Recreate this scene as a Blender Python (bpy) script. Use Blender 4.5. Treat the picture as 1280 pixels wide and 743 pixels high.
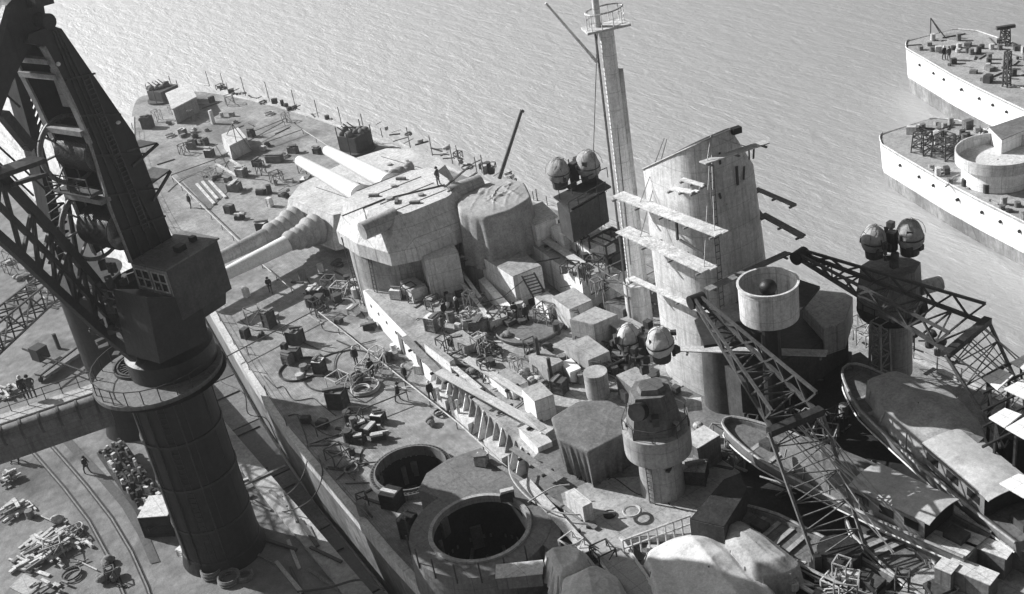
import bpy, bmesh, math, random
from mathutils import noise as mnoise
from mathutils import Vector, Matrix, Euler
random.seed(7)
PI = math.pi
sc = bpy.context.scene
for o in list(bpy.data.objects): bpy.data.objects.remove(o)
C = sc.collection
V = Vector

# ------------------------------------------------------------------ camera
CAM = V((168.828, -39.479, 50.215)); YAW = math.radians(151.65); PIT = math.radians(28.48); ROL = math.radians(-9.92); FPX = 1498.6
fw = V((math.cos(PIT)*math.cos(YAW), math.cos(PIT)*math.sin(YAW), -math.sin(PIT)))
rt = fw.cross(V((0, 0, 1))).normalized(); up_ = rt.cross(fw)
RT = math.cos(ROL)*rt + math.sin(ROL)*up_; UP = -math.sin(ROL)*rt + math.cos(ROL)*up_
cd = bpy.data.cameras.new('camera'); cam = bpy.data.objects.new('camera', cd); C.objects.link(cam)
M3 = Matrix((RT, UP, -fw)).transposed()
cam.matrix_world = Matrix.Translation(CAM) @ M3.to_4x4()
cd.sensor_width = 36; cd.lens = 36*FPX/1280; cd.clip_end = 6000; cd.clip_start = 0.5
sc.camera = cam

# ------------------------------------------------------------------ world and sun
SUN_AZ = math.radians(210); SUN_EL = math.radians(31)     # direction TOWARDS the sun
w = bpy.data.worlds.new('World'); sc.world = w; w.use_nodes = True
nt = w.node_tree; bg = nt.nodes['Background']
sky = nt.nodes.new('ShaderNodeTexSky'); sky.sky_type = 'NISHITA'; sky.sun_disc = False
sky.sun_elevation = SUN_EL; sky.sun_rotation = PI/2 - SUN_AZ
sky.air_density = 1.5; sky.dust_density = 4.0
bw = nt.nodes.new('ShaderNodeRGBToBW')
nt.links.new(sky.outputs[0], bw.inputs[0]); nt.links.new(bw.outputs[0], bg.inputs[0])
bg.inputs[1].default_value = 0.042
sd = bpy.data.lights.new('sun', 'SUN'); sd.energy = 5.0; sd.angle = math.radians(0.55); sd.color = (1, 1, 1)
so = bpy.data.objects.new('sun', sd); C.objects.link(so)
sdir = V((math.cos(SUN_EL)*math.cos(SUN_AZ), math.cos(SUN_EL)*math.sin(SUN_AZ), math.sin(SUN_EL)))
so.rotation_euler = sdir.to_track_quat('Z', 'Y').to_euler(); so.location = (0, 0, 120)
sc.view_settings.view_transform = 'Standard'; sc.view_settings.look = 'None'
sc.view_settings.exposure = 0.7; sc.view_settings.gamma = 1.0

# ------------------------------------------------------------------ survey helpers: read positions off the photograph
def ray(px, py): return fw + (px-640)/FPX*RT - (py-371.5)/FPX*UP
def at(px, py, z=0.0):
    d = ray(px, py); return CAM + d*((z-CAM.z)/d.z)
def onv(px, py, P, n):
    d = ray(px, py); return CAM + d*((P-CAM).dot(n)/d.dot(n))
def pr(P):
    d = P-CAM; z = d.dot(fw); return (640+FPX*d.dot(RT)/z, 371.5-FPX*d.dot(UP)/z)
def rise(P, py2):
    lo, hi = 0.0, 90.0
    for _ in range(40):
        m = (lo+hi)/2
        if pr(P+V((0, 0, m)))[1] > py2: lo = m
        else: hi = m
    return lo

# ------------------------------------------------------------------ materials (all grey: the photograph is monochrome)
MATS = {}
def mat(name, base, var=0.25, scale=1.2, rough=0.8, bump=0.0, bscale=8, stretch=(1, 1, 1), spec=0.3, stain=0.0, planks=None, metal=0.0, seams=None, streak=0.0, grit=.22):
    m = bpy.data.materials.new(name); m.use_nodes = True; t = m.node_tree; N = t.nodes; L = t.links
    b = N['Principled BSDF']; b.inputs['Roughness'].default_value = rough; b.inputs['Specular IOR Level'].default_value = spec
    b.inputs['Metallic'].default_value = metal
    g = N.new('ShaderNodeNewGeometry'); mp = N.new('ShaderNodeMapping'); mp.inputs['Scale'].default_value = stretch
    tc = N.new('ShaderNodeTexCoord'); L.new(tc.outputs['Object'], mp.inputs[0])
    n1 = N.new('ShaderNodeTexNoise'); n1.inputs['Scale'].default_value = scale; n1.inputs['Detail'].default_value = 8; n1.inputs['Roughness'].default_value = .65
    L.new(mp.outputs[0], n1.inputs['Vector'])
    mr = N.new('ShaderNodeMapRange'); mr.inputs['From Min'].default_value = .3; mr.inputs['From Max'].default_value = .7
    mr.inputs['To Min'].default_value = base*(1-var); mr.inputs['To Max'].default_value = base*(1+var)
    L.new(n1.outputs[0], mr.inputs['Value']); out = mr.outputs[0]
    n2 = N.new('ShaderNodeTexNoise'); n2.inputs['Scale'].default_value = scale*7; n2.inputs['Detail'].default_value = 4
    L.new(tc.outputs['Object'], n2.inputs['Vector'])
    r2 = N.new('ShaderNodeMapRange'); r2.inputs['From Min'].default_value = .3; r2.inputs['From Max'].default_value = .7
    r2.inputs['To Min'].default_value = 1-var*.7; r2.inputs['To Max'].default_value = 1+var*.7
    L.new(n2.outputs[0], r2.inputs['Value'])
    mm = N.new('ShaderNodeMath'); mm.operation = 'MULTIPLY'; L.new(out, mm.inputs[0]); L.new(r2.outputs[0], mm.inputs[1]); out = mm.outputs[0]
    if stain:
        n3 = N.new('ShaderNodeTexNoise'); n3.inputs['Scale'].default_value = scale*.35; n3.inputs['Detail'].default_value = 6; n3.inputs['Roughness'].default_value = .7
        L.new(tc.outputs['Object'], n3.inputs['Vector'])
        r3 = N.new('ShaderNodeMapRange'); r3.inputs['From Min'].default_value = .5; r3.inputs['From Max'].default_value = .62
        r3.inputs['To Min'].default_value = 1; r3.inputs['To Max'].default_value = 1-stain
        L.new(n3.outputs[0], r3.inputs['Value'])
        m3 = N.new('ShaderNodeMath'); m3.operation = 'MULTIPLY'; L.new(out, m3.inputs[0]); L.new(r3.outputs[0], m3.inputs[1]); out = m3.outputs[0]
    if planks:
        bt = N.new('ShaderNodeTexBrick'); bt.inputs['Scale'].default_value = 1.0
        bt.inputs['Brick Width'].default_value = planks[0]; bt.inputs['Row Height'].default_value = planks[1]; bt.inputs['Mortar Size'].default_value = planks[2]
        bt.inputs['Color1'].default_value = (1, 1, 1, 1); bt.inputs['Color2'].default_value = (.86, .86, .86, 1); bt.inputs['Mortar'].default_value = (.65, .65, .65, 1)
        L.new(tc.outputs['Object'], bt.inputs['Vector'])
        m4 = N.new('ShaderNodeMath'); m4.operation = 'MULTIPLY'; L.new(out, m4.inputs[0]); L.new(bt.outputs['Color'], m4.inputs[1]); out = m4.outputs[0]
    def mul(x, y):
        q = N.new('ShaderNodeMath'); q.operation = 'MULTIPLY'; L.new(x, q.inputs[0]); L.new(y, q.inputs[1]); return q.outputs[0]
    def ranged(x, a0, a1, b0, b1):
        q = N.new('ShaderNodeMapRange'); q.inputs['From Min'].default_value = a0; q.inputs['From Max'].default_value = a1; q.inputs['To Min'].default_value = b0; q.inputs['To Max'].default_value = b1; L.new(x, q.inputs['Value']); return q.outputs[0]
    if grit:
        ng = N.new('ShaderNodeTexNoise'); ng.inputs['Scale'].default_value = 9; ng.inputs['Detail'].default_value = 6; ng.inputs['Roughness'].default_value = .8; L.new(tc.outputs['Object'], ng.inputs['Vector'])
        out = mul(out, ranged(ng.outputs[0], .34, .66, 1-grit, 1+grit))
    if streak:
        ms = N.new('ShaderNodeMapping'); ms.inputs['Scale'].default_value = (2.6, 2.6, .22); L.new(tc.outputs['Object'], ms.inputs[0])
        nk = N.new('ShaderNodeTexNoise'); nk.inputs['Scale'].default_value = 1.4; nk.inputs['Detail'].default_value = 7; nk.inputs['Roughness'].default_value = .75; L.new(ms.outputs[0], nk.inputs['Vector'])
        out = mul(out, ranged(nk.outputs[0], .48, .66, 1, 1-streak))
    if seams:
        sx_, sz_ = seams; xyz = N.new('ShaderNodeSeparateXYZ'); L.new(tc.outputs['Object'], xyz.inputs[0])
        def seamline(val, per, wd):
            d_ = N.new('ShaderNodeMath'); d_.operation = 'DIVIDE'; L.new(val, d_.inputs[0]); d_.inputs[1].default_value = per
            f_ = N.new('ShaderNodeMath'); f_.operation = 'FRACT'; L.new(d_.outputs[0], f_.inputs[0])
            g_ = N.new('ShaderNodeMath'); g_.operation = 'LESS_THAN'; L.new(f_.outputs[0], g_.inputs[0]); g_.inputs[1].default_value = wd/per
            return ranged(g_.outputs[0], 0, 1, 1, .62)
        out = mul(out, seamline(xyz.outputs[2], sz_, .035)); out = mul(out, seamline(xyz.outputs[0], sx_, .035)); out = mul(out, seamline(xyz.outputs[1], sx_*1.15, .035))
    L.new(out, b.inputs['Base Color'])
    if bump:
        nb = N.new('ShaderNodeTexNoise'); nb.inputs['Scale'].default_value = bscale; nb.inputs['Detail'].default_value = 5
        L.new(mp.outputs[0], nb.inputs['Vector'])
        bp = N.new('ShaderNodeBump'); bp.inputs['Strength'].default_value = bump; bp.inputs['Distance'].default_value = .12
        L.new(nb.outputs[0], bp.inputs['Height']); L.new(bp.outputs[0], b.inputs['Normal'])
    MATS[name] = m; return m
mat('deck', .26, .34, .30, .75, .25, 5, stain=.45, grit=.38, planks=(5.5, .16, .012), spec=.4)
mat('steel_deck', .26, .35, .5, .75, .4, 4, stain=.35, seams=(2.4, 9))
mat('house_top', .30, .35, .6, .8, .3, 5, stain=.3, seams=(2.4, 9))
mat('white_paint', .80, .12, .5, .6, .1, 3, stain=.12, seams=(2.4, 1.3), streak=.28)
mat('light_paint', .55, .18, .5, .6, .1, 3, stain=.2, seams=(2.2, 1.5), streak=.4)
mat('grey_paint', .34, .2, .6, .6, .15, 3, stain=.2, seams=(2.1, 1.4), streak=.4)
mat('mid_paint', .15, .25, .6, .65, .2, 3, stain=.2, seams=(2.0, 1.3), streak=.4)
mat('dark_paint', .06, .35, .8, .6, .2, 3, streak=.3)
mat('hull_grey', .22, .35, .25, .6, .15, 2, stretch=(1, 1, .3), stain=.35, seams=(4.0, 1.6), streak=.45)
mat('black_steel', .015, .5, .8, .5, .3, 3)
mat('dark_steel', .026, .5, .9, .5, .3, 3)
mat('bare_edge', .22, .35, 2, .6)
mat('crane_paint', .017, .45, .35, .55, .3, 3, stretch=(1, 1, .4), seams=(1.5, 1.2), streak=.3)
mat('shiny_steel', .30, .3, 2, .28, .1, 6, metal=.8)
mat('barrel', .72, .10, .6, .55, streak=.1)
mat('canvas', .32, .25, .8, .95, .15, 12, stain=.2)
mat('dark_canvas', .13, .3, .8, .95, .15, 12)
mat('hull_white', .74, .12, .5, .6, .1, 3, stain=.15, seams=(3.2, 1.5), streak=.38)
mat('light_canvas', .50, .2, .6, .95, .15, 12, stain=.2)
mat('plank', .42, .25, 1.2, .9, .2, 4, stretch=(.4, 3, 3))
mat('pale_plank', .50, .35, 1.2, .9, .3, 5, streak=.3)
mat('old_plank', .18, .3, 1.2, .9, .2, 4)
mat('crate_wood', .17, .35, 2.5, .9, .3, 5)
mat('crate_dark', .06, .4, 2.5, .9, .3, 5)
mat('crate_pale', .60, .25, 2.5, .9, .3, 5)
mat('quay_ground', .19, .30, .18, .95, .5, 2.5, stain=.45, spec=.2)
mat('quay_stone', .34, .3, .5, .9, .4, 2, stain=.3)
mat('rope', .38, .2, 3, .9)
mat('cable', .05, .3, 3, .8)
mat('cloth_dark', .035, .4, 6, .95)
mat('cloth_grey', .10, .3, 6, .95)
mat('skin', .45, .1, 6, .7)
mat('void', .02, .5, .8, .9, .3, 2)  # near-black fill that paints in the shade inside wells and openings
mat('boat_hull', .22, .25, .4, .55, .1, 3, stain=.3, streak=.3)
mat('boat_roof', .42, .2, .4, .6, .1, 3, stain=.2)
mat('glass', .02, .1, 1, .15)
mat('rail_steel', .16, .3, 2, .4)
mat('timber', .40, .4, 3, .9, .2, 5)
def water_mat():
    m = bpy.data.materials.new('water'); m.use_nodes = True; N = m.node_tree.nodes; L = m.node_tree.links
    b = N['Principled BSDF']; b.inputs['Base Color'].default_value = (.07, .07, .07, 1); b.inputs['Roughness'].default_value = .66; b.inputs['Specular IOR Level'].default_value = 1.0; b.inputs['IOR'].default_value = 2.9
    tc = N.new('ShaderNodeTexCoord')
    def noise(scale, rot, stretch, det, rough=.6):
        mp = N.new('ShaderNodeMapping'); mp.inputs['Rotation'].default_value = (0, 0, math.radians(rot)); mp.inputs['Scale'].default_value = stretch
        n = N.new('ShaderNodeTexNoise'); n.inputs['Scale'].default_value = scale; n.inputs['Detail'].default_value = det; n.inputs['Roughness'].default_value = rough; n.inputs['Distortion'].default_value = .4
        L.new(tc.outputs['Object'], mp.inputs[0]); L.new(mp.outputs[0], n.inputs['Vector']); return n
    a = noise(.55, -62, (.28, 1, 1), 3); c = noise(1.5, -50, (.5, 1, 1), 5, .7)
    b1 = N.new('ShaderNodeBump'); b1.inputs['Strength'].default_value = 1; b1.inputs['Distance'].default_value = .24; L.new(a.outputs[0], b1.inputs['Height'])
    b2 = N.new('ShaderNodeBump'); b2.inputs['Strength'].default_value = 1; b2.inputs['Distance'].default_value = .10; L.new(c.outputs[0], b2.inputs['Height']); L.new(b1.outputs[0], b2.inputs['Normal'])
    L.new(b2.outputs[0], b.inputs['Normal']); MATS['water'] = m
water_mat()

# ------------------------------------------------------------------ mesh builder
class MB:
    def __init__(s): s.v = []; s.f = []
    def add(s, vs, fs):
        n = len(s.v); s.v += [V(p) for p in vs]; s.f += [tuple(i+n for i in f) for f in fs]; return s
    def box(s, c, sz, rz=0.0, tilt=None):
        c = V(c); hx, hy, h = sz[0]/2, sz[1]/2, sz[2]
        m = Matrix.Rotation(rz, 3, 'Z')
        if tilt: m = m @ Euler(tilt).to_matrix()
        vs = [c + m @ V((x, y, z)) for z in (0, h) for x, y in ((-hx, -hy), (hx, -hy), (hx, hy), (-hx, hy))]
        return s.add(vs, [(3, 2, 1, 0), (4, 5, 6, 7), (0, 1, 5, 4), (1, 2, 6, 5), (2, 3, 7, 6), (3, 0, 4, 7)])
    def prism(s, poly, z0, z1, off=(0, 0), shrink=1.0):
        ps = [V((p[0], p[1], 0)) for p in poly]; n = len(ps)
        a = sum(ps[i].x*ps[(i+1) % n].y - ps[(i+1) % n].x*ps[i].y for i in range(n))
        if a < 0: ps.reverse()
        cc = sum(ps, V())/n
        zz0 = z0 if isinstance(z0, (list, tuple)) else [z0]*n; zz1 = z1 if isinstance(z1, (list, tuple)) else [z1]*n
        if a < 0: zz0 = list(reversed(zz0)); zz1 = list(reversed(zz1))
        vs = [V((p.x, p.y, zz0[i])) for i, p in enumerate(ps)] + [V(((p-cc)*shrink+cc).to_tuple()[:2]+(zz1[i],)) + V((off[0], off[1], 0)) for i, p in enumerate(ps)]
        fs = [tuple(reversed(range(n))), tuple(range(n, 2*n))] + [(i, (i+1) % n, n+(i+1) % n, n+i) for i in range(n)]
        return s.add(vs, fs)
    def slab(s, pts, th):       # any planar polygon pushed through by vector th
        n = len(pts); th = V(th); vs = [V(p) for p in pts] + [V(p)+th for p in pts]
        return s.add(vs, [tuple(range(n)), tuple(reversed(range(n, 2*n)))] + [(i, n+i, n+(i+1) % n, (i+1) % n) for i in range(n)])
    def bar(s, p, q, w, h=None):
        p = V(p); q = V(q); d = q-p
        if d.length < 1e-6: return s
        h = h or w; d.normalize(); a = d.cross(V((0, 0, 1)))
        if a.length < .05: a = V((1, 0, 0))
        a.normalize(); b = a.cross(d)
        o = [(a*w+b*h)/2, (-a*w+b*h)/2, (-a*w-b*h)/2, (a*w-b*h)/2]
        return s.add([p+x for x in o]+[q+x for x in o], [(0, 1, 2, 3), (7, 6, 5, 4), (0, 4, 5, 1), (1, 5, 6, 2), (2, 6, 7, 3), (3, 7, 4, 0)])
    def cyl(s, p, q, r1, r2=None, n=16, cap=True):
        p = V(p); q = V(q); r2 = r1 if r2 is None else r2; d = (q-p).normalized(); a = d.cross(V((0, 0, 1)))
        if a.length < .05: a = V((1, 0, 0))
        a.normalize(); b = d.cross(a); k = len(s.v)
        vs = [c + (a*math.cos(t)+b*math.sin(t))*r for c, r in ((p, r1), (q, r2)) for t in [2*PI*i/n for i in range(n)]]
        fs = [(i, (i+1) % n, n+(i+1) % n, n+i) for i in range(n)]
        if cap: fs += [tuple(reversed(range(n))), tuple(range(n, 2*n))]
        return s.add(vs, fs)
    def tube(s, pts, r, n=5):
        pts = [V(p) for p in pts]; rings = []
        for i, p in enumerate(pts):
            d = (pts[min(i+1, len(pts)-1)] - pts[max(i-1, 0)]).normalized(); a = d.cross(V((0, 0, 1)))
            if a.length < .05: a = V((1, 0, 0))
            a.normalize(); b = d.cross(a); rings.append([p+(a*math.cos(2*PI*k/n)+b*math.sin(2*PI*k/n))*r for k in range(n)])
        vs = [x for rr in rings for x in rr]; m = len(rings)
        fs = [(i*n+k, i*n+(k+1) % n, (i+1)*n+(k+1) % n, (i+1)*n+k) for i in range(m-1) for k in range(n)]
        fs += [tuple(reversed(range(n))), tuple(range((m-1)*n, m*n))]
        return s.add(vs, fs)
    def lathe(s, c, prof, n=32, a0=0, a1=2*PI, sx=1, sy=1, rz=0):
        c = V(c); full = abs(a1-a0-2*PI) < 1e-6; k = n if full else n+1; vs = []
        for r, z in prof:
            for i in range(k):
                t = a0+(a1-a0)*i/n; p = V((r*sx*math.cos(t), r*sy*math.sin(t), z))
                if rz: p = Matrix.Rotation(rz, 3, 'Z') @ p
                vs.append(c+p)
        fs = [(j*k+i, j*k+(i+1) % k, (j+1)*k+(i+1) % k, (j+1)*k+i) for j in range(len(prof)-1) for i in range(n)]
        return s.add(vs, fs)
    def ell(s, c, rad, rz=0, n=18, m=10):
        prof = [(math.sin(PI*j/m)+1e-4, -math.cos(PI*j/m)*rad[2]) for j in range(m+1)]
        return s.lathe(c, prof, n, sx=rad[0], sy=rad[1], rz=rz)
    def sheet(s, rows):
        n = len(rows[0]); vs = [V(p) for r in rows for p in r]
        return s.add(vs, [(j*n+i, j*n+i+1, (j+1)*n+i+1, (j+1)*n+i) for j in range(len(rows)-1) for i in range(n-1)])
    def build(s, name, m, parent=None, smooth=False, label=None, org=None, sharp=40):
        o0 = V((0, 0, 0)); q = parent
        while q is not None: o0 += V(q.location); q = q.parent
        if org is not None: o0 = V(org)
        me = bpy.data.meshes.new(name); me.from_pydata([tuple(p-o0) for p in s.v], [], s.f); me.update()
        mm = MATS[m] if isinstance(m, str) else m
        me.materials.append(mm)
        if smooth:
            me.polygons.foreach_set('use_smooth', [True]*len(me.polygons)); 
            try:
                if sharp: me.set_sharp_from_angle(angle=math.radians(sharp))
            except Exception: pass
        o = bpy.data.objects.new(name, me); C.objects.link(o)
        if parent is not None: o.parent = parent
        else: o.location = o0
        if label: o['label'] = label
        return o
def tag(o, label=None, cat=None, group=None, kind=None):
    if label: o['label'] = label
    if cat: o['category'] = cat
    if group: o['group'] = group
    if kind: o['kind'] = kind
    return o
def thing(name, label, cat, loc=(0, 0, 0), group=None):
    o = bpy.data.objects.new(name, None); C.objects.link(o); o.location = loc; o.empty_display_size = .3
    return tag(o, label, cat, group)
def solo(mb, name, m, label, cat, group=None, smooth=False, sharp=40):      # a thing that is one mesh
    xs = [p.x for p in mb.v]; ys = [p.y for p in mb.v]; zs = [p.z for p in mb.v]
    o = mb.build(name, m, None, smooth, org=((min(xs)+max(xs))/2, (min(ys)+max(ys))/2, min(zs)), sharp=sharp)
    return tag(o, label, cat, group)
def copy_tree(o, parent=None):
    c = o.copy(); C.objects.link(c); c.parent = parent
    for ch in [x for x in bpy.data.objects if x.parent == o]: copy_tree(ch, c)
    return c
def cut(o, mb):           # bore a hole
    cu = mb.build('cutter', 'void', None)
    cu.location = V(o.parent.location)*0 if o.parent else (0, 0, 0)
    bpy.context.view_layer.update()
    md = o.modifiers.new('b', 'BOOLEAN'); md.operation = 'DIFFERENCE'; md.object = cu; md.solver = 'EXACT'
    dg = bpy.context.evaluated_depsgraph_get(); me = bpy.data.meshes.new_from_object(o.evaluated_get(dg))
    o.modifiers.clear(); o.data = me; bpy.data.objects.remove(cu)

# ------------------------------------------------------------------ water, quay
ZW = -7.0; ZQ = -3.0; HAZE = 0.00045
b = MB(); b.prism([(-1500, -1500), (900, -1500), (900, 1500), (-1500, 1500)], ZW-.5, ZW)
tag(b.build('harbour_water', 'water'), kind='structure')
QY = -21.5
b = MB(); b.prism([(-1, -400), (260, -400), (260, QY), (-1, QY)], ZW+.01, ZQ)
tag(b.build('quay', 'quay_ground'), kind='structure')
b = MB(); b.box((129.5, QY-.75, ZQ+.004), (261, 1.5, .25)); 
tag(b.build('quay_kerb', 'quay_stone'), kind='structure')

# ------------------------------------------------------------------ harbour air
hm = bpy.data.materials.new('haze_air'); hm.use_nodes = True; N_ = hm.node_tree.nodes; N_.remove(N_['Principled BSDF'])
pv = N_.new('ShaderNodeVolumePrincipled'); pv.inputs['Color'].default_value = (.93, .93, .93, 1); pv.inputs['Density'].default_value = HAZE; pv.inputs['Anisotropy'].default_value = .65
hm.node_tree.links.new(pv.outputs[0], N_['Material Output'].inputs['Volume']); MATS['haze_air'] = hm
b = MB(); b.prism([(-1600, -1600), (1000, -1600), (1000, 1600), (-1600, 1600)], ZW-1.6, 62)
tag(b.build('haze', 'haze_air'), kind='stuff', label='thin pale harbour haze over the water and ships', cat='haze')

# ------------------------------------------------------------------ the battleship
ship = thing('battleship', 'huge grey battleship fitting out beside the quay, its decks covered in dockyard clutter', 'battleship', (0, 0, ZW))
SX = [-6.5, -6, -4, -1, 3, 10, 17, 26, 37, 57, 69, 80, 92, 110, 200]; SB = [0.1, .8, 1.8, 3.1, 4.5, 6.6, 8.4, 10.4, 12.4, 15.2, 16.8, 18.2, 19.4, 20.0, 20.0]
HX = [-6.5, -6, -5, -3, 1, 6, 11, 18, 26, 37, 57, 69, 80, 92, 110, 200]; HB = [0.1, 1.6, 3.0, 4.8, 7.2, 9.0, 10.3, 11.8, 13.1, 14.4, 16.0, 17.0, 18.3, 19.4, 20.0, 20.0]
def hb(x, side=1):
    X, B = (HX, HB) if side > 0 else (SX, SB)
    for i in range(len(X)-1):
        if x <= X[i+1]:
            t = (x-X[i])/(X[i+1]-X[i]); return B[i]+(B[i+1]-B[i])*t
    return B[-1]
xs = [-6.5, -6.25, -5.8, -5.0, -4, -3, -1.5, 0]+[2*i for i in range(1, 101)]
b = MB(); out = [(x, -hb(x, -1)) for x in xs]+[(x, hb(x)) for x in reversed(xs)]
b.prism(out, -.3, 0)
deck = b.build('deck', 'deck', ship)
b = MB()
rows = []
for z, k in ((ZW-.4, .965), (-4, .985), (-1.0, .997), (-.305, 1.0)):
    rows.append([V((x+(1-k)*25*(1 if x < 20 else 0), -hb(x, -1)*k, z)) for x in xs] + [V((x+(1-k)*25*(1 if x < 20 else 0), hb(x)*k, z)) for x in reversed(xs)])
b.sheet(rows); b.build('hull', 'hull_grey', ship, True)
b = MB()       # pale waterway strip outside the planking
for s in (-1, 1):
    seg = [x for x in xs if x >= 2]
    b.sheet([[V((x, s*(hb(x, s)+.03), -.95)) for x in seg], [V((x, s*(hb(x, s)+.04), .10)) for x in seg], [V((x, s*(hb(x, s)-.45), .10)) for x in seg], [V((x, s*(hb(x, s)-.45), .0)) for x in seg]])
b.build('waterway', 'light_paint', ship)
R3 = at(512, 583, .7); R2 = at(600, 660, 3.0)
b = MB(); b.cyl((R3.x, R3.y, -2), (R3.x, R3.y, 3), 2.55, n=48); cut(deck, b)
b = MB(); b.cyl((R2.x, R2.y, -2), (R2.x, R2.y, 3), 3.0, n=48); cut(deck, b)

# open ring on deck
def pit(c, r, zt, zb):
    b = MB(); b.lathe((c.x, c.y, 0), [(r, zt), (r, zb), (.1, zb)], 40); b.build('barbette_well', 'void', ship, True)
    b = MB()
    for i in range(18):
        t = random.random()*2*PI; rr = r-.12; z = zb+random.random()*(zt-zb-1.2)
        b.box((c.x+rr*math.cos(t), c.y+rr*math.sin(t), z), (.2, .3+random.random()*.5, .5+random.random()*1.5), t)
    for i in range(5):
        t = random.random()*PI; z = zb+.4+i*.7
        b.bar((c.x+r*.95*math.cos(t), c.y+r*.95*math.sin(t), z), (c.x+r*.95*math.cos(t+2.2), c.y+r*.95*math.sin(t+2.2), z+.5), .2)
    b.build('barbette_fittings', 'mid_paint', ship)
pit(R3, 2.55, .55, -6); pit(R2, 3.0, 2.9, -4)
b = MB(); b.lathe((R3.x, R3.y, 0), [(2.5, -.2), (2.5, .62), (2.6, .62), (2.6, .45), (2.95, .45), (3.0, .02)], 48); b.build('barbette_rim', 'mid_paint', ship, True)
b = MB(); b.lathe((R3.x, R3.y, 0), [(2.68, .453), (2.88, .453), (2.88, .47), (2.68, .47)], 48)
for i in range(60):
    t = 2*PI*i/60; b.cyl((R3.x+2.8*math.cos(t), R3.y+2.78*math.sin(t), .44), (R3.x+2.78*math.cos(t), R3.y+2.78*math.sin(t), .54), .05, n=6)
b.build('rim_bolts', 'dark_paint', ship)
# raised casemate house around the second ring
def wp(pts, z): return [at(x, y, z) for x, y in pts]
b = MB(); b.lathe((R2.x, R2.y, 0), [(4.6, 0), (4.45, 3.0), (3.05, 3.0), (3.05, 2.7)], 56)
b.build('casemate_tower', 'mid_paint', ship, True)
b = MB(); poly = wp([(523, 612), (533, 592), (560, 574), (601, 560), (640, 588), (672, 622), (700, 650), (702, 700), (668, 672)], 2.98)
b.prism(poly, .0, 2.98); hs = b.build('casemate_house', 'mid_paint', ship)
b = MB(); b.cyl((R2.x, R2.y, -2), (R2.x, R2.y, 6), 4.3, n=48); cut(hs, b)
b = MB(); b.lathe((R2.x, R2.y, 0), [(2.98, 2.6), (2.98, 3.12), (3.22, 3.12), (3.25, 3.0)], 48); b.build('barbette_rim', 'grey_paint', ship, True)
b = MB()
for k in range(8):
    t = math.radians(-118+k*19-8); p = V((R2.x+4.5*math.cos(t), R2.y+4.5*math.sin(t), 2.6)); b = MB(); b.cyl(p, p+V((0, 0, 1.5)), .05, n=5); b.build('rail_post', 'cable', ship)

# ---------------- main turrets
def turret(c, az, zb, zr, foot, roof, mat_='light_paint', wall=1.2, front=4.3):
    """c: barbette centre; az: direction of the guns; zb: top of barbette; zr: roof height"""
    t = thing('gun_turret', None, None); t.parent = ship; t.location = V((c.x, c.y, 0))-V((0, 0, ZW))
    ca, sa = math.cos(az), math.sin(az)
    def W(l, s, z): return V((c.x+l*ca-s*sa, c.y+l*sa+s*ca, z))
    zs = {}
    n = len(foot); b = MB()
    vs = [W(l, s, zb) for l, s in foot]+[W(l, s, zb+wall) for l, s in foot]+[W(l, s, zr) for l, s in roof]
    fs = [tuple(reversed(range(n))), tuple(range(2*n, 3*n))]+[(i, (i+1) % n, n+(i+1) % n, n+i) for i in range(n)]+[(n+i, n+(i+1) % n, 2*n+(i+1) % n, 2*n+i) for i in range(n)]
    b.add(vs, fs); b.build('turret_house', mat_, t)
    b = MB(); b.lathe((c.x, c.y, 0), [(5.3, 0), (5.3, zb-.25), (5.5, zb-.2), (5.5, zb+.02)], 56); b.build('barbette', 'grey_paint' if mat_ == 'light_paint' else 'mid_paint', t, True)
    return t, W
TC = V((79.2, -.5, 0)); AZC = PI+.02
FC = [(3.6, -3.2), (3.6, 3.2), (1.9, 5.7), (-2, 5.7), (-6.0, 4.7), (-7.0, 2.6), (-7.0, -2.6), (-6.0, -4.7), (-2, -5.7), (1.9, -5.7)]
RC = [(2.6, -2.6), (2.6, 2.6), (1.6, 4.4), (-2, 4.0), (-5.0, 3.0), (-5.4, 1.8), (-5.4, -1.8), (-5.0, -3.0), (-2, -4.0), (1.6, -4.4)]
def gun(t, W, s, z, l0, l1, r0, r1, m='barrel'):
    b = MB(); prof = [(0, r0*1.12), (.35, r0), (.6, r0*.86), (.97, r1), (1, r1*1.04)]
    for (a, ra), (c_, rc) in zip(prof[:-1], prof[1:]):
        b.cyl(W(l0+(l1-l0)*a, s, z), W(l0+(l1-l0)*c_, s, z), ra, rc, 20, cap=(c_ == 1))
    return b.build('gun_barrel', m, t, True)
tc, WC = turret(TC, AZC, 6.3, 10.0, FC, RC, front=2.6)
for s in (-1.55, 1.55):
    gun(tc, WC, s, 8.6, 3.4, 17.7, .78, .52)
    b = MB(); b.ell(WC(3.6, s, 8.7), (1.9, 1.2, 1.05), AZC); b.build('blast_bag', 'dark_canvas', tc, True)
# rangefinder arms on the after end of the turret roof, both sides
for s in (-1, 1):
    b = MB(); p0 = WC(-4.3, s*2.6, 9.6); p1 = WC(-4.3, s*5.9, 9.5)
    b.cyl(p0, p1, .82, .78, 18); b.build('rangefinder_hood', 'grey_paint', tc, True)
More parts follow.
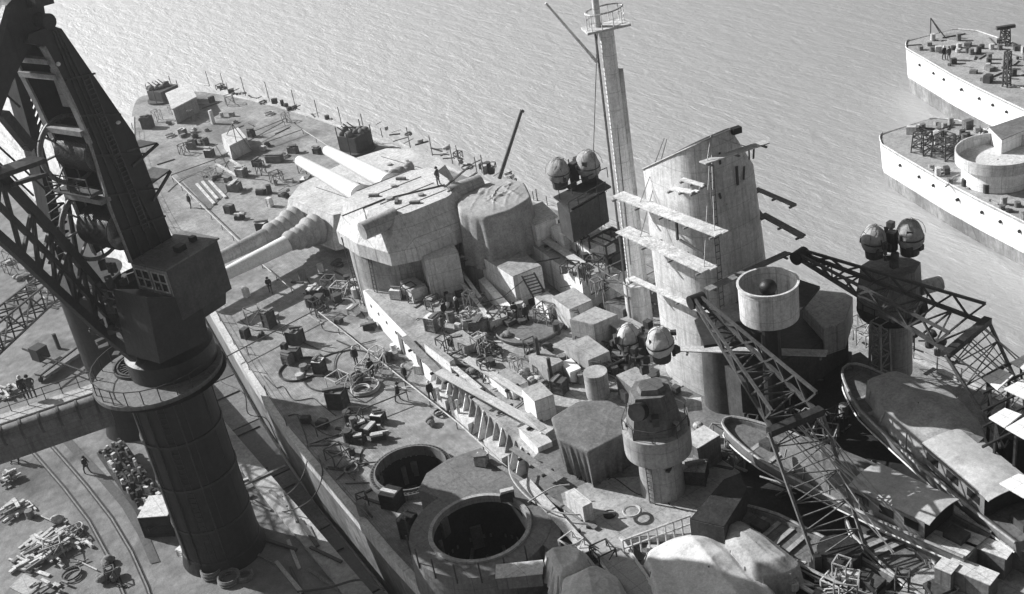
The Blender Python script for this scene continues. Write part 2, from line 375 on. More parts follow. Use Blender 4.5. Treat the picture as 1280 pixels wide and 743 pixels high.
# lower turret trained out to starboard
ga = at(385, 291, 3); gb = at(289, 338, 3); gc = at(357, 284, 3); ge = at(284, 320, 3)
AZD = math.atan2((gb-ga).y, (gb-ga).x)*.5+math.atan2((ge-gc).y, (ge-gc).x)*.5
mid = (ga+gb+gc+ge)/4; dd = V((math.cos(AZD), math.sin(AZD))); TD = V((mid.x, mid.y, 0)); TD = TD - V((dd.x, dd.y, 0))*((TD.y-3.2)/dd.y)
FD = [(7.5, -4.2), (7.5, 4.2), (4.0, 6.6), (-3, 6.9), (-7.6, 5.4), (-8.8, 2.8), (-8.8, -2.8), (-7.6, -5.4), (-3, -6.9), (4.0, -6.6)]
RD = [(6.6, -3.9), (6.6, 3.9), (3.6, 6.0), (-3, 6.2), (-7.0, 4.9), (-8.0, 2.5), (-8.0, -2.5), (-7.0, -4.9), (-3, -6.2), (3.6, -6.0)]
td, WD = turret(TD, AZD, 1.2, 4.6, FD, RD, front=6.6)
for s, nm in ((-1.75, 0), (1.75, 1)):
    gun(td, WD, s, 3.0, 7.5, 21.5, .80, .52, 'barrel' if nm else 'grey_paint')
    b = MB()
    for k in range(5):
        b.ell(WD(7.6+k*.75, s, 3.0+.1*math.sin(k*2)), (.85, 1.6-.12*k, 1.6-.15*k), AZD, 18, 10)
    b.build('blast_bag', 'canvas', td, True)

# ---------------- superstructure blocks: outline read at roof height, walls drop to the deck below
def block(px, zt, zb, m='white_paint', name='deckhouse', topm=None, parent=None, th=.06):
    P = wp(px, zt); b = MB(); b.prism(P, zb, zt); o = b.build(name, m, parent or ship)
    if topm:
        b = MB(); cc = sum(P, V())/len(P); Q = [cc+(p-cc)*.985 for p in P]; b.prism(Q, zt+.003, zt+th); b.build('roof', topm, o)
    return o
# long after deckhouse, first level
L1 = [V((80.2, -6.2)), V((93, -7.6)), V((109.5, -8.9)), V((117, -9.5)), V((170, -10.5)), V((170, 10.5)), V((110, 9.5)), V((93, 8)), V((82, 6.2))]
LA = [p for p in L1 if p.x < 94]; 
b = MB(); b.prism([V((80.2, -6.2)), V((94.6, -7.75)), V((94.6, 8.1)), V((82, 6.2))], 0, 2.5); b.build('deckhouse', 'white_paint', ship)
b = MB(); b.prism([V((94.61, -7.4)), V((109.5, -8.6)), V((117, -9.2)), V((170, -10.3)), V((170, 10.3)), V((110, 9.3)), V((94.61, 7.8))], 0, 2.5); b.build('deckhouse', 'grey_paint', ship)
b = MB(); b.prism([(p.x+(.25 if p.x < 90 else 0), p.y*.985) for p in [V((80.2, -6.2)), V((94.6, -7.75)), V((109.5, -8.9)), V((111.9, -9.05)), V((111.9, 9.3)), V((93, 8)), V((82, 6.2))]], 2.503, 2.58); b.build('deckhouse_roof', 'house_top', ship)
b = MB(); b.prism([(p.x, p.y*.985) for p in [V((112, -9.05)), V((117, -9.5)), V((170, -10.5)), V((170, 10.5)), V((112, 9.4))]], 2.503, 2.57); b.build('deckhouse_roof', 'mid_paint', ship)  # forward roof in a darker tone, painting in the dimmer lower right
# doors, ribs, portholes and buttresses along the starboard wall
def wy(x): return -6.2-(x-80.2)*(1.55/14.4) if x < 94.6 else -7.4-(x-94.6)*(1.2/14.9)
for k, x in enumerate((81.8, 83.6, 85.5, 87.6, 89.6, 91.5, 93.3)):
    b = MB(); b.cyl((x, wy(x)+.1, 1.65), (x, wy(x)-.03, 1.65), .16, .16, 10); b.build('porthole', 'void', ship)
for x in (88.5, 92.4, 98.0, 103.5):
    b = MB(); b.box((x, wy(x)-.02, .15), (.85, .12, 1.8), -.1); b.build('door', 'mid_paint', ship)
for k in range(16):
    x = 95+k*.95; b = MB(); b.slab([V((x, wy(x)-.02, 2.45)), V((x, wy(x)-.02, .02)), V((x, wy(x)-1.0, .02))], V((.09, 0, 0))); b.build('buttress', 'white_paint' if k % 3 == 0 else 'grey_paint', ship)
for x0, x1 in ((95.5, 98.6), (100.2, 102.5), (105.0, 107.8)):
    b = MB(); b.prism([V((x0, wy(x0)-.03)), V((x1, wy(x1)-.03)), V((x1, wy(x1)-1.1)), V((x0, wy(x0)-1.1))], 0, .95); b.build('ready_use_locker', 'light_paint', ship)

# ---------------- generic builders
def drape(px, zt, zb, m, name, label, cat, group=None, flare=.35, fold=.16, bulge=.25, parent=None, nf=26, seed=1, n=96, sm=3, crease=1.0, ridge=None, hoops=0):
    """a tarpaulin hung over something: top outline read at zt, skirts fall in folds to zb"""
    R = random.Random(seed); P = wp(px, zt); c = sum(P, V())/len(P)
    per = [0]
    for i in range(len(P)): per.append(per[-1]+(P[(i+1) % len(P)]-P[i]).length)
    ring = []
    for k in range(n):
        d = per[-1]*k/n; i = max(j for j in range(len(P)) if per[j] <= d); t = (d-per[i])/(per[i+1]-per[i]); ring.append(P[i].lerp(P[(i+1) % len(P)], t))
    
    for _ in range(sm): ring = [(ring[k-2]+ring[k-1]*2+ring[k]*3+ring[(k+1) % n]*2+ring[(k+2) % n])/9 for k in range(n)]
    ph = [R.random()*6 for _ in range(6)]
    def fo(k, a): 
        t = 2*PI*k/n; return a*(math.sin(nf*t+ph[0]+1.3*math.sin(3*t+ph[2]))+.7*math.sin(nf*.6//1*t+ph[1])+.5*math.sin(nf*1.9//1*t+ph[3]))
    rows = []
    H = zt-zb
    for f in (1, .86, .72, .58, .44, .3, .18, .08, .02):
        rr = []
        for k, p in enumerate(ring):
            o = (p-c); o.z = 0; L = o.length; o.normalize(); e = flare*f+fo(k, fold*f)
            rr.append(V((p.x+o.x*e, p.y+o.y*e, zt-H*f)))
        rows.append(rr)
    NR = 26
    for j_ in range(1, NR+1):
        t_ = j_/NR; s_ = max(.015, 1-t_); dz = 1-(1-t_)**2.2; rr = []
        for k, p in enumerate(ring):
            q = c+(p-c)*s_; e_ = min(1, t_*6)
            rd = mnoise.noise(V((q.x*.30+q.y*.2, q.y*.75-q.x*.3, seed*3.1))); rd2 = mnoise.noise(V((q.x*.9+q.y*.7+5, q.y*.35-q.x*.2, seed*1.7))); rd3 = mnoise.noise(V((q.x*3.1, q.y*2.7, seed)))
            if ridge:
                ra, rb = at(*ridge[0], zt), at(*ridge[1], zt); ax_ = (rb-ra); LL = ax_.length; ax_.normalize(); u_ = (q-ra).dot(ax_); pw = ax_.cross(V((0, 0, 1))); dd_ = abs((q-ra).dot(pw)); de = abs((p-ra).dot(pw))+.3; 
                hp = (.5+.5*math.cos(2*PI*hoops*u_/LL)) if hoops else .5
                dz = (1-min(1, dd_/2.2))*(.8+.2*hp)*min(1, t_*3)
            rr.append(V((q.x, q.y, zt+bulge*dz+e_*crease*(.15*max(0, 1-abs(rd)*8)*dz+.10*max(0, 1-abs(rd2)*7)*dz+.05*rd+.012*rd3))))
        rows.append(rr)
    b = MB(); vs = [p for r in rows for p in r]
    fs = [(j*n+i, j*n+(i+1) % n, (j+1)*n+(i+1) % n, (j+1)*n+i) for j in range(len(rows)-1) for i in range(n)]
    b.add(vs, fs)
    lash = MB()
    for k in range(0, n, max(6, n//9)):
        lash.tube([rows[i][k]+(rows[i][k]-V((c.x, c.y, rows[i][k].z))).normalized()*.05 for i in range(0, 9)][::-1], .03, 4)
    if parent is None:
        o = solo(b, name, m, label, cat, group, True, 0); lash.build('lashing', 'rope', o); return o
    if parent is not None: return b.build(name, m, parent, True, label, sharp=0)
    return solo(b, name, m, label, cat, group, True, 0)

def truss(b, p, q, w0, h0, w1, h1, n, rc=.09, rb=.05, sideways=None):
    p = V(p); q = V(q); d = (q-p).normalized(); a = d.cross(V((0, 0, 1)))
    if a.length < .1: a = V((1, 0, 0)) if sideways is None else V(sideways)
    a.normalize(); u = a.cross(d); pts = []
    for i in range(n+1):
        t = i/n; c = p.lerp(q, t); ww = w0+(w1-w0)*t; hh = h0+(h1-h0)*t
        pts.append([c+a*ww/2+u*hh/2, c-a*ww/2+u*hh/2, c-a*ww/2-u*hh/2, c+a*ww/2-u*hh/2])
    for k in range(4): b.bar(pts[0][k], pts[-1][k], rc*2)
    for i in range(n):
        for k in range(4):
            k2 = (k+1) % 4
            if i % 2: b.bar(pts[i][k], pts[i+1][k2], rb*2)
            else: b.bar(pts[i][k2], pts[i+1][k], rb*2)
            b.bar(pts[i+1][k], pts[i+1][k2], rb*2)
    return b

# aft deckhouse with the ladder on its end
A1 = block([(582, 309), (641, 347), (677, 333), (640, 305)], 5.5, 2.6, 'white_paint', 'deckhouse', 'house_top')
def ladder(p, q, wv, parent, name='ladder', m='mid_paint', n=10, r=.05):
    b = MB(); p = V(p); q = V(q); wv = V(wv); b.bar(p, q, r*2); b.bar(p+wv, q+wv, r*2)
    for i in range(n): a = p.lerp(q, (i+.5)/n); b.bar(a, a+wv, r*1.5)
    return b.build(name, m, parent)
ladder(at(652, 345, 5.5), at(676, 388, 2.6), (.3, 1.0, 0), ship, n=12, m='dark_paint')
block([(598, 350), (633, 391), (642, 386), (606, 346)], 3.6, 2.6, 'white_paint', 'bulwark')
# blocks round the director tower
block([(638, 287), (727, 352), (765, 334), (676, 270)], 5.4, 2.6, 'white_paint', 'deckhouse', 'grey_paint')
block([(651, 270), (669, 283), (694, 272), (676, 257)], 7.4, 5.4, 'white_paint', 'deckhouse', 'light_paint')
block([(648, 264), (668, 279), (697, 270), (678, 252)], 7.55, 7.4, 'light_paint', 'roof_slab')
block([(688, 284), (704, 296), (722, 288), (706, 276)], 6.9, 5.4, 'white_paint', 'support_trunk')
block([(712, 296), (738, 312), (768, 298), (742, 283)], 6.6, 5.4, 'white_paint', 'support_trunk')
block([(742, 338), (760, 349), (778, 340), (760, 330)], 5.0, 2.6, 'white_paint', 'locker')
block([(745, 292), (762, 301), (782, 292), (765, 283)], 6.2, 2.6, 'mid_paint', 'trunk_casing')
block([(712, 400), (742, 407), (772, 394), (744, 384)], 5.2, 2.6, 'grey_paint', 'deckhouse', 'grey_paint')
block([(756, 378), (778, 388), (800, 376), (780, 367)], 5.0, 2.6, 'mid_paint', 'deckhouse')
block([(652, 487), (668, 503), (692, 494), (676, 478)], 4.4, 2.6, 'white_paint', 'locker', 'grey_paint')
block([(700, 453), (712, 466), (726, 460), (714, 448)], 3.6, 2.6, 'white_paint', 'locker')
block([(648, 535), (672, 560), (690, 552), (668, 526)], 3.4, 2.6, 'white_paint', 'locker')

def dome_pair(P, ax, r, parent, m='grey_paint', gap=2.0):
    ax = V(ax).normalized()
    for s, rr in ((-1, r*.92), (1, r)):
        b = MB(); c = V(P)+ax*gap*s*.5; b.ell(c, (rr*.8, rr*.92, rr*.98), math.atan2(ax.y, ax.x), 30, 18)
        b.v = [c+(v-c)*(1+.16*mnoise.noise((v-c)*1.5+V((s*7, 0, 3)))+.05*mnoise.noise((v-c)*4)) for v in b.v]; d = b.build('dome', m, parent, True, sharp=0)
        bb = MB()
        for k2 in range(3): bb.tube([c+V((math.cos(k2*2.1)*math.sin(t*.35-1.6)*rr*.88, math.sin(k2*2.1)*math.sin(t*.35-1.6)*rr*1.0, math.cos(t*.35-1.6)*rr*1.08)) for t in range(10)], .016, 4)
        bb.build('lashing', 'mid_paint', d)
        b = MB(); b.cyl(c-V((0, 0, rr*1.25)), c-V((0, 0, rr*.7)), rr*.55, rr*.6, 14); b.build('dome_mount', 'dark_paint', parent)
        b = MB(); b.lathe(c, [(rr*1.01, -.05), (rr*1.03, .0), (rr*1.01, .05)], 24, sx=.8, sy=1.0, rz=math.atan2(ax.y, ax.x)); b.build('dome_seam', 'dark_paint', d, True)
    b = MB(); R = random.Random(3)
    b.box(V(P)-V((0, 0, r*.9)), (.55, .6, r*1.3), .3)
    for i in range(34):
        q = V(P)+V((R.uniform(-1.3, 1.3), R.uniform(-1.5, 1.5), R.uniform(-r*1.3, r*.35)))
        b.box(q, (R.uniform(.1, .45), R.uniform(.1, .45), R.uniform(.15, .5)), R.random()*3)
    for i in range(6):
        q = V(P)+V((R.uniform(-1.3, 1.3), R.uniform(-1.3, 1.3), -r*.9)); b.bar(q, q+V((R.uniform(-.3, .3), R.uniform(-.3, .3), r*1.4)), .07)
    b.build('sighting_gear', 'dark_paint', parent)

# after director: dark box with two domes, on its white trunk
D1 = thing('director_tower', None, None); D1.parent = ship; P = at(733, 292, 6.6); D1.location = P-V((0, 0, ZW))
b = MB(); bx = wp([(696, 254), (712, 266), (757, 240), (742, 228)], 9.9); b.prism(bx, 7.2, 9.9); b.build('director_house', 'dark_paint', D1)
b = MB(); b.prism(wp([(692, 247), (714, 262), (764, 234), (744, 221)], 10.05), 10.0, 10.12); b.build('director_deck', 'dark_steel', D1)
b = MB(); b.cyl(at(728, 280, 7.2)-V((0, 0, 3)), at(728, 280, 7.2), 1.2, 1.3, 20); b.build('director_trunk', 'light_paint', D1, True)
p1 = at(696, 215, 11.4); p2 = at(737, 206, 11.4); dome_pair((p1+p2)/2, p2-p1, 1.25, D1, 'canvas', (p2-p1).length*.9)
b = MB()
for i in range(7):
    p = at(697, 254, 9.9).lerp(at(712, 266, 9.9), i/6)
for e in (((700, 250), (760, 222)), ((712, 266), (758, 240))):
    a, c = at(*e[0], 10.1), at(*e[1], 10.1); b.bar(a+V((0, 0, .9)), c+V((0, 0, .9)), .06)
    for i in range(5): q = a.lerp(c, i/4); b.bar(q, q+V((0, 0, .9)), .05)
b.build('railing', 'dark_steel', D1)
# open framework beside it
b = MB(); Q = wp([(736, 300), (763, 286), (782, 293), (757, 308)], 7.4)
for i in range(4):
    b.bar(Q[i], Q[(i+1) % 4], .14); b.bar(Q[i], Q[i]-V((0, 0, 2.4)), .12)
    b.bar(Q[i]-V((0, 0, 1.2)), Q[(i+1) % 4]-V((0, 0, 1.2)), .1)
for k in (.33, .66): b.bar(Q[0].lerp(Q[1], k), Q[3].lerp(Q[2], k), .1)
b.build('framework', 'dark_steel', ship)

# near director on its pillar
PD = at(829, 612, 3.0)
D2 = thing('director_tower', None, None); D2.parent = ship; D2.location = PD-V((0, 0, ZW))
zc = 3+rise(PD, 566); zt = 3+rise(PD, 531)
b = MB(); b.lathe((PD.x, PD.y, 0), [(1.5, 2.6), (1.38, 3.2), (1.32, zc-.3), (1.4, zc)], 36); b.build('pillar', 'grey_paint', D2, True)
b = MB(); b.lathe((PD.x, PD.y, 0), [(1.36, zc-.1), (1.9, zc+.22), (2.02, zc+.3), (2.05, zc+.5), (2.05, zt), (1.95, zt+.02), (.1, zt+.02)], 44); b.build('collar', 'grey_paint', D2, True)
ax2 = V((.475, .88, 0))
b = MB(); hc = V((PD.x, PD.y, 0)); az = 1.08
prof = [(-1.9, zt), (-1.55, zt+2.2), (-.8, zt+2.9)]
ft = [(-1.6, -1.2), (-1.8, .3), (-1.1, 1.5), (.7, 1.6), (1.5, 1.0), (1.6, -.9), (.5, -1.6)]
def rot(p, a): return (p[0]*math.cos(a)-p[1]*math.sin(a), p[0]*math.sin(a)+p[1]*math.cos(a))
b.prism([(hc.x+rot(p, az)[0], hc.y+rot(p, az)[1]) for p in ft], zt+.05, zt+2.6, shrink=.7)
b.build('director_house', 'mid_paint', D2)
b = MB(); b.prism([(hc.x+rot(p, az)[0]*.5, hc.y+rot(p, az)[1]*.5) for p in ft], zt+2.5, zt+2.9, shrink=.85); b.build('director_roof', 'mid_paint', D2)
b = MB(); hp = V((PD.x+.5, PD.y-1.3, zt+1.9)); b.cyl(hp, hp+V((.25, -.5, .25)), .55, .55, 18); b.build('sight_port', 'void', D2)
b = MB(); a0 = V((PD.x, PD.y, zt+1.0))+ax2*2.0; b.cyl(a0, a0+V((.5, .7, 0)), .4, .4, 14); b.build('sight_arm', 'light_paint', D2, True)
hd = zt+4.3; kd = rise(PD, 425)+3
pm = V((PD.x, PD.y, kd)); dome_pair(pm+V((0, -.1, 0)), V((.9, .5, 0)), .95, D2, 'light_canvas', 1.95)
# far director
PF = at(1115, 448, 3.5)
D3 = thing('director_tower', None, None); D3.parent = ship; D3.location = PF-V((0, 0, ZW))
zf = 3.5+rise(PF, 385)
b = MB(); b.cyl(V((PF.x, PF.y, 2.5)), V((PF.x, PF.y, zf)), 1.35, 1.3, 28); b.build('pillar', 'grey_paint', D3, True)
b = MB(); b.prism([(PF.x+x*.72, PF.y+y*.76) for x, y in ((-2.3, -2), (-2.6, .8), (-1.2, 2.4), (1.6, 2.2), (2.5, .4), (2.0, -1.9))], zf, zf+3.2, shrink=.9); b.build('director_house', 'mid_paint', D3)
b = MB(); b.cyl(V((PF.x, PF.y, zf-.3)), V((PF.x, PF.y, zf)), 2.2, 2.3, 28)
for i in range(14):
    t = 2*PI*i/14; p = V((PF.x+2.25*math.cos(t), PF.y+2.25*math.sin(t), zf)); b.bar(p, p+V((0, 0, 1)), .05)
b.lathe((PF.x, PF.y, zf+1), [(2.22, 0), (2.28, 0), (2.28, .06)], 28); b.build('director_gallery', 'dark_steel', D3)
b = MB(); p = V((PF.x, PF.y, zf+1.2)); b.cyl(p+V((1.0, 1.6, 0)), p+V((1.6, 2.9, .1)), .5, .5, 14); b.build('sight_arm', 'light_paint', D3, True)
zd = 3.5+rise(PF, 297); q1 = at(1073, 290, zd); 
dome_pair(V((PF.x, PF.y, zd)), V((.55, .83, 0)), 1.08, D3, 'canvas', 2.3)

# covered mounting on its round platform beside the near director
b = MB(); c = at(742, 585, 3.0); b.cyl((c.x, c.y, 2.5), (c.x, c.y, 3.0), 4.3, 4.3, 48); b.build('gun_platform', 'mid_paint', ship, True)
drape([(688, 522), (722, 501), (762, 500), (792, 517), (786, 540), (736, 566), (697, 548)], 6.0, 3.05, 'dark_canvas', 'gun_cover', None, None, parent=ship, flare=-.45, fold=.13, bulge=.15, nf=34, seed=4, n=150, sm=2, crease=.2)
# deck around the pillar
block([(700, 618), (742, 600), (800, 596), (880, 560), (925, 590), (905, 640), (868, 668), (800, 672), (745, 690), (712, 668)], 2.99, 2.5, 'light_paint', 'platform_deck', 'grey_paint')
block([(706, 615), (728, 634), (740, 628), (718, 610)], 4.4, 3.0, 'light_paint', 'ammunition_locker')
b = MB(); c = at(762, 644, 3.06); b.cyl(c, c+V((0, 0, .12)), .38, .38, 18); b.build('hatch', 'void', ship)
block([(852, 548), (872, 562), (900, 545), (880, 532)], 5.0, 3.0, 'mid_paint', 'locker', 'light_paint')

# canvas-covered after rangefinder
drape([(568, 240), (600, 231), (636, 222), (656, 229), (664, 247), (640, 262), (606, 272), (574, 266)], 9.4, 4.6, 'canvas', 'rangefinder_cover', None, None, parent=ship, flare=.35, fold=.16, bulge=.12, nf=20, seed=9, n=140, sm=2)
b = MB(); P0 = at(612, 262, 8.5); b.cyl((P0.x, P0.y, 2.5), (P0.x, P0.y, 5), 3.0, 2.8, 28); b.build('rangefinder_trunk', 'grey_paint', ship, True)
b = MB(); c = at(549, 286, 6.6); b.cyl((c.x, c.y, 2.5), (c.x, c.y, 5.3), 1.5, 1.6, 26); b.build('ventilator_trunk', 'grey_paint', ship, True)
b = MB()
for i in range(12):
    t = 2*PI*i/12; t2 = 2*PI*(i+1)/12; p = V((c.x+1.65*math.cos(t), c.y+1.65*math.sin(t), 5.3)); p2 = V((c.x+1.65*math.cos(t2), c.y+1.65*math.sin(t2), 6.3))
    if i % 2 == 0: b.bar(p, p+V((0, 0, 1)), .06)
    b.bar(p+V((0, 0, 1)), p2, .06)
b.build('railing', 'light_paint', ship)
block([(517, 299), (531, 326), (573, 316), (560, 293)], 6.5, 2.6, 'light_paint', 'deckhouse', 'light_paint')

# ---------------- funnel
def rrect(cx, cy, lx, ly, k, n=40, e=3.2, z=0):
    o = []
    for i in range(n):
        t = 2*PI*i/n; c_, s_ = math.cos(t), math.sin(t)
        o.append((cx+lx/2*math.copysign(abs(c_)**(2/e), c_), cy+ly/2*math.copysign(abs(s_)**(2/e), s_)))
    return o
FB = at(884, 492, 3.5)
fun = thing('funnel', None, None); fun.parent = ship
cx, cy = FB.x-3.0, FB.y+3.4; fun.location = V((cx, cy, 3))-V((0, 0, ZW))
rows = []
for z, lx, ly, dx, dy in ((2.6, 7.2, 6.8, .2, .3), (9, 7.0, 6.6, .1, .15), (14, 6.9, 6.3, 0, 0), (19, 6.7, 5.9, 0, -.15), (22, 6.5, 4.0, 0, -1.0)):
    pts = rrect(cx+dx, cy+dy, lx, ly, 0)
    if z == 22: rows.append([V((x, y, 19.9+(x-cx)/3.3*1.9)) for x, y in pts])
    else: rows.append([V((x, y, z if z < 19 else 17.6+(x-cx)/3.3*1.0)) for x, y in pts])
for r_ in rows: r_.append(r_[0])
b = MB(); b.sheet(rows); b.build('funnel_casing', 'light_paint', fun, True)
b = MB(); top = rows[-1]; inner = [V(((p.x-cx)*.94+cx, (p.y-cy)*.94+cy, p.z)) for p in top]; low = [V(((p.x-cx)*.94+cx, (p.y-cy)*.94+cy, 15)) for p in top]
b.sheet([top, inner, low]); b.add([p for p in low[:-1]], [tuple(range(len(low)-1))]); b.build('funnel_mouth', 'void', fun)
b = MB()
for f in (0, .5, 1.0, 1.5):
    pass
for j, fr in enumerate((.02,)):
    r0 = [top[i].lerp(rows[3][i], fr) for i in range(len(top))]
    o2 = [V(((p.x-cx)*1.012+cx, (p.y-cy)*1.012+cy, p.z)) for p in r0]; b.tube(o2, .06, 5)
b.build('funnel_band', 'grey_paint', fun)
# soot smears and cable hanging down the forward side
b = MB()
for x1, dy0, z0, L, w_ in ((0, .6, 20.6, .8, .14), (0, 1.9, 19.2, 1.3, .18)):
    xx = cx+3.44; b.box((xx-.02, cy-1.7+dy0, z0-L), (.05, w_, L), .1)
b.build('exhaust_smear', 'black_steel', fun)
b = MB(); pts = [V((cx+3.5+.03*i, cy-.9+.35*math.sin(i*.55), 17-1.05*i)) for i in range(12)]; b.tube(pts, .06, 5); b.build('hanging_hose', 'rope', fun)
# ladder rungs up the forward starboard corner
b = MB()
for i in range(34):
    z = 3.5+i*.5; b.bar((cx+3.5, cy-2.1, z), (cx+3.5, cy-1.75, z), .05)
b.bar((cx+3.5, cy-2.1, 3.5), (cx+3.5, cy-2.1, 20), .04); b.bar((cx+3.5, cy-1.75, 3.5), (cx+3.5, cy-1.75, 20), .04); b.build('rung_ladder', 'mid_paint', fun)

# staging planks slung round the funnel
def staging(pq, z0, z1, w, name, label, m='pale_plank', g='scaffold stagings slung round the funnel', th=.08, gap=True):
    a = at(*pq[0], z0) if not isinstance(z0, tuple) else onv(*pq[0], z0[0], z0[1]); c_ = at(*pq[1], z1) if not isinstance(z0, tuple) else onv(*pq[1], z0[0], z0[1]); b = MB(); d = (c_-a).normalized(); s = d.cross(V((0, 0, 1))).normalized(); k = 2
    t = thing(name, label, 'staging', (a+c_)/2, g)
    for i in range(k):
        o = s*((i-.5)*w/2*1.04); b = MB(); b.bar(a+o, c_+o+d*random.uniform(-.15, .15), w/2, th); b.build('board', m, t)
    L = (c_-a).length; n = max(2, int(L/2.5))
    for i in range(n+1):
        q = a.lerp(c_, (i+.15)/(n+.3)); b = MB(); b.bar(q-s*w*.75-V((0, 0, .14)), q+s*w*.75-V((0, 0, .14)), .12); b.build('cross_bearer', 'old_plank', t)
    return t
zS = lambda: 0
staging([(772, 243), (903, 293)], (V((0, cy-4.0, 0)), V((0, 1, 0))), 0, 1.0, 'plank_staging', 'upper long pale plank staging running past the mast to the bright side of the funnel')
staging([(778, 287), (888, 338)], (V((0, cy-4.5, 0)), V((0, 1, 0))), 0, 1.15, 'plank_staging', 'broad pale plank staging below the long upper one beside the funnel')
staging([(788, 347), (886, 392)], (V((0, cy-4.3, 0)), V((0, 1, 0))), 0, .5, 'plank_staging', 'lowest and narrowest pale staging running from the mast foot to the funnel')
staging([(878, 204), (957, 178)], (V((cx+4.1, 0, 0)), V((1, 0, 0))), 0, .6, 'plank_staging', 'short double plank hung across the soot streaks near the funnel top', 'plank')
staging([(945, 236), (994, 257)], (V((0, cy+3.4, 0)), V((0, 1, 0))), 0, .40, 'plank_staging', 'upper dark plank jutting from the seaward side of the funnel', 'old_plank')
staging([(953, 268), (1004, 296)], (V((0, cy+3.2, 0)), V((0, 1, 0))), 0, .55, 'plank_staging', 'lower plank jutting seaward from the small platform on the funnel', 'old_plank')
staging([(884, 362), (985, 316)], (V((cx+5.2, 0, 0)), V((1, 0, 0))), 0, .55, 'plank_staging', 'long dark double plank crossing in front of the funnel above the searchlight tub', 'old_plank')
staging([(852, 436), (1035, 442)], 8.5, 8.5, .7, 'plank_staging', 'long grey double beam lying across the black gap below the searchlight tub', 'plank')
# platforms and searchlight tub
TB = at(962, 395, 12.0)
b = MB(); b.lathe((TB.x, TB.y, 0), [(1.2, 11.7), (1.78, 12.0), (1.80, 14.3), (1.87, 14.3), (1.87, 14.4), (1.72, 14.4), (1.70, 12.1), (.1, 12.1)], 40); b.build('searchlight_tub', 'light_paint', ship, True)
b = MB(); b.cyl((TB.x, TB.y, 12.1), (TB.x, TB.y, 13.6), .45, .4, 16); b.ell((TB.x, TB.y, 14.0), (.55, .55, .5)); b.build('searchlight_stand', 'black_steel', ship, True)
b = MB(); b.cyl((TB.x, TB.y, 2.5), (TB.x, TB.y, 11.7), .6, .6, 14); b.build('tub_support', 'black_steel', ship)
b = MB(); b.prism(wp([(868, 400), (905, 385), (985, 345), (1025, 358), (995, 395), (930, 425), (880, 432)], 11.0), 10.8, 11.0); b.build('funnel_platform', 'dark_steel', ship)
b = MB(); b.prism(wp([(915, 262), (940, 250), (956, 270), (934, 283)], 14.6), 14.5, 14.6); b.build('funnel_platform', 'mid_paint', ship)
b = MB(); 
for pq in ((938, 283), (944, 279)):
    q = at(pq[0], pq[1], 14.5); b.bar(q, q-V((0, 0, 3.6)), .1)
for k in range(5): q = at(938, 283, 14.5-k*.7); q2 = at(944, 279, 14.5); b.bar(V((at(938, 283, 14.5).x, at(938, 283, 14.5).y, 14.2-k*.7)), V((q2.x, q2.y, 14.2-k*.7)), .08)
b.build('platform_strut', 'dark_steel', ship)
block([(1003, 383), (1030, 353), (1066, 372), (1056, 404), (1030, 413)], 7.5, 5.5, 'grey_paint', 'boat_deck_house', 'grey_paint')
block([(880, 440), (925, 470), (1010, 440), (1060, 405), (1000, 370), (940, 390)], 6.5, 2.6, 'dark_paint', 'deckhouse', 'dark_steel')  # near-black colours paint in the funnel's shadow here
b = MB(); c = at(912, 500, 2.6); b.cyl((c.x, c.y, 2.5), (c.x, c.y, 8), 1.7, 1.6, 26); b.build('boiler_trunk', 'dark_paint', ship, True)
block([(925, 495), (1000, 545), (1060, 520), (1065, 440), (1000, 430)], 3.6, 2.6, 'dark_paint', 'deckhouse', 'dark_steel')  # also coloured near black for the shadow beside the funnel

# ---------------- mast
PM = at(800, 398, 4.0)
mast = thing('mainmast', None, None); mast.parent = ship; mast.location = PM-V((0, 0, ZW))
z1 = 4+rise(PM, 352); z2 = 4+rise(PM, 35); z3 = 4+rise(PM, -60)
b = MB(); b.cyl((PM.x, PM.y, 2.6), (PM.x, PM.y, z1), 1.0, .95, 28); b.build('mast_foot', 'light_paint', mast, True)
b = MB(); b.cyl((PM.x, PM.y, z1), (PM.x, PM.y, z2), .58, .50, 28); b.build('lower_mast', 'white_paint', mast, True)
b = MB(); q = V((PM.x+.15, PM.y+.6, 0)); b.cyl((q.x, q.y, z1), (q.x, q.y, z2-3), .3, .26, 16); b.build('trunking', 'light_paint', mast, True)
b = MB(); b.cyl((PM.x-.3, PM.y-.4, z2), (PM.x-.3, PM.y-.4, z3), .26, .2, 16); b.build('topmast', 'light_paint', mast, True)
b = MB(); b.box((PM.x, PM.y, z2), (1.6, 3.0, .16), -.35)
for a_ in range(10):
    t = 2*PI*a_/10; p = V((PM.x+.9*math.cos(t), PM.y+1.4*math.sin(t), z2+.16)); b.bar(p, p+V((0, 0, 1.1)), .05)
b.lathe((PM.x, PM.y, z2+1.2), [(.9, 0), (.95, .05), (.9, .1)], 20, sy=1.55); b.lathe((PM.x, PM.y, z2+.7), [(.9, 0), (.95, .04)], 20, sy=1.55)
b.build('mast_platform', 'light_paint', mast)
b = MB(); p = V((PM.x, PM.y, 0)); n_ = V((math.cos(YAW), math.sin(YAW), 0)); e0 = onv(746, 78, p, n_); e1 = onv(682, 4, p, n_); b.cyl(e0, e1, .12, .08, 8); b.build('yard', 'white_paint', mast, True)
ladder(V((PM.x-.55, PM.y-.65, z1)), V((PM.x-.5, PM.y-.6, z2)), (.25, -.1, 0), mast, 'mast_ladder', 'dark_paint', 60, .035)
# stays: thin wires from the mast
b = MB()
for px, py, z in ((742, 185, 9), (768, 120, 16)):
    q = onv(px, py, p+V((0, -1, 0)), n_); b.tube([V((PM.x-.4, PM.y-.4, z2)), q, V((q.x, q.y-.3, 9))], .03, 4)
b.build('stay', 'dark_paint', mast)
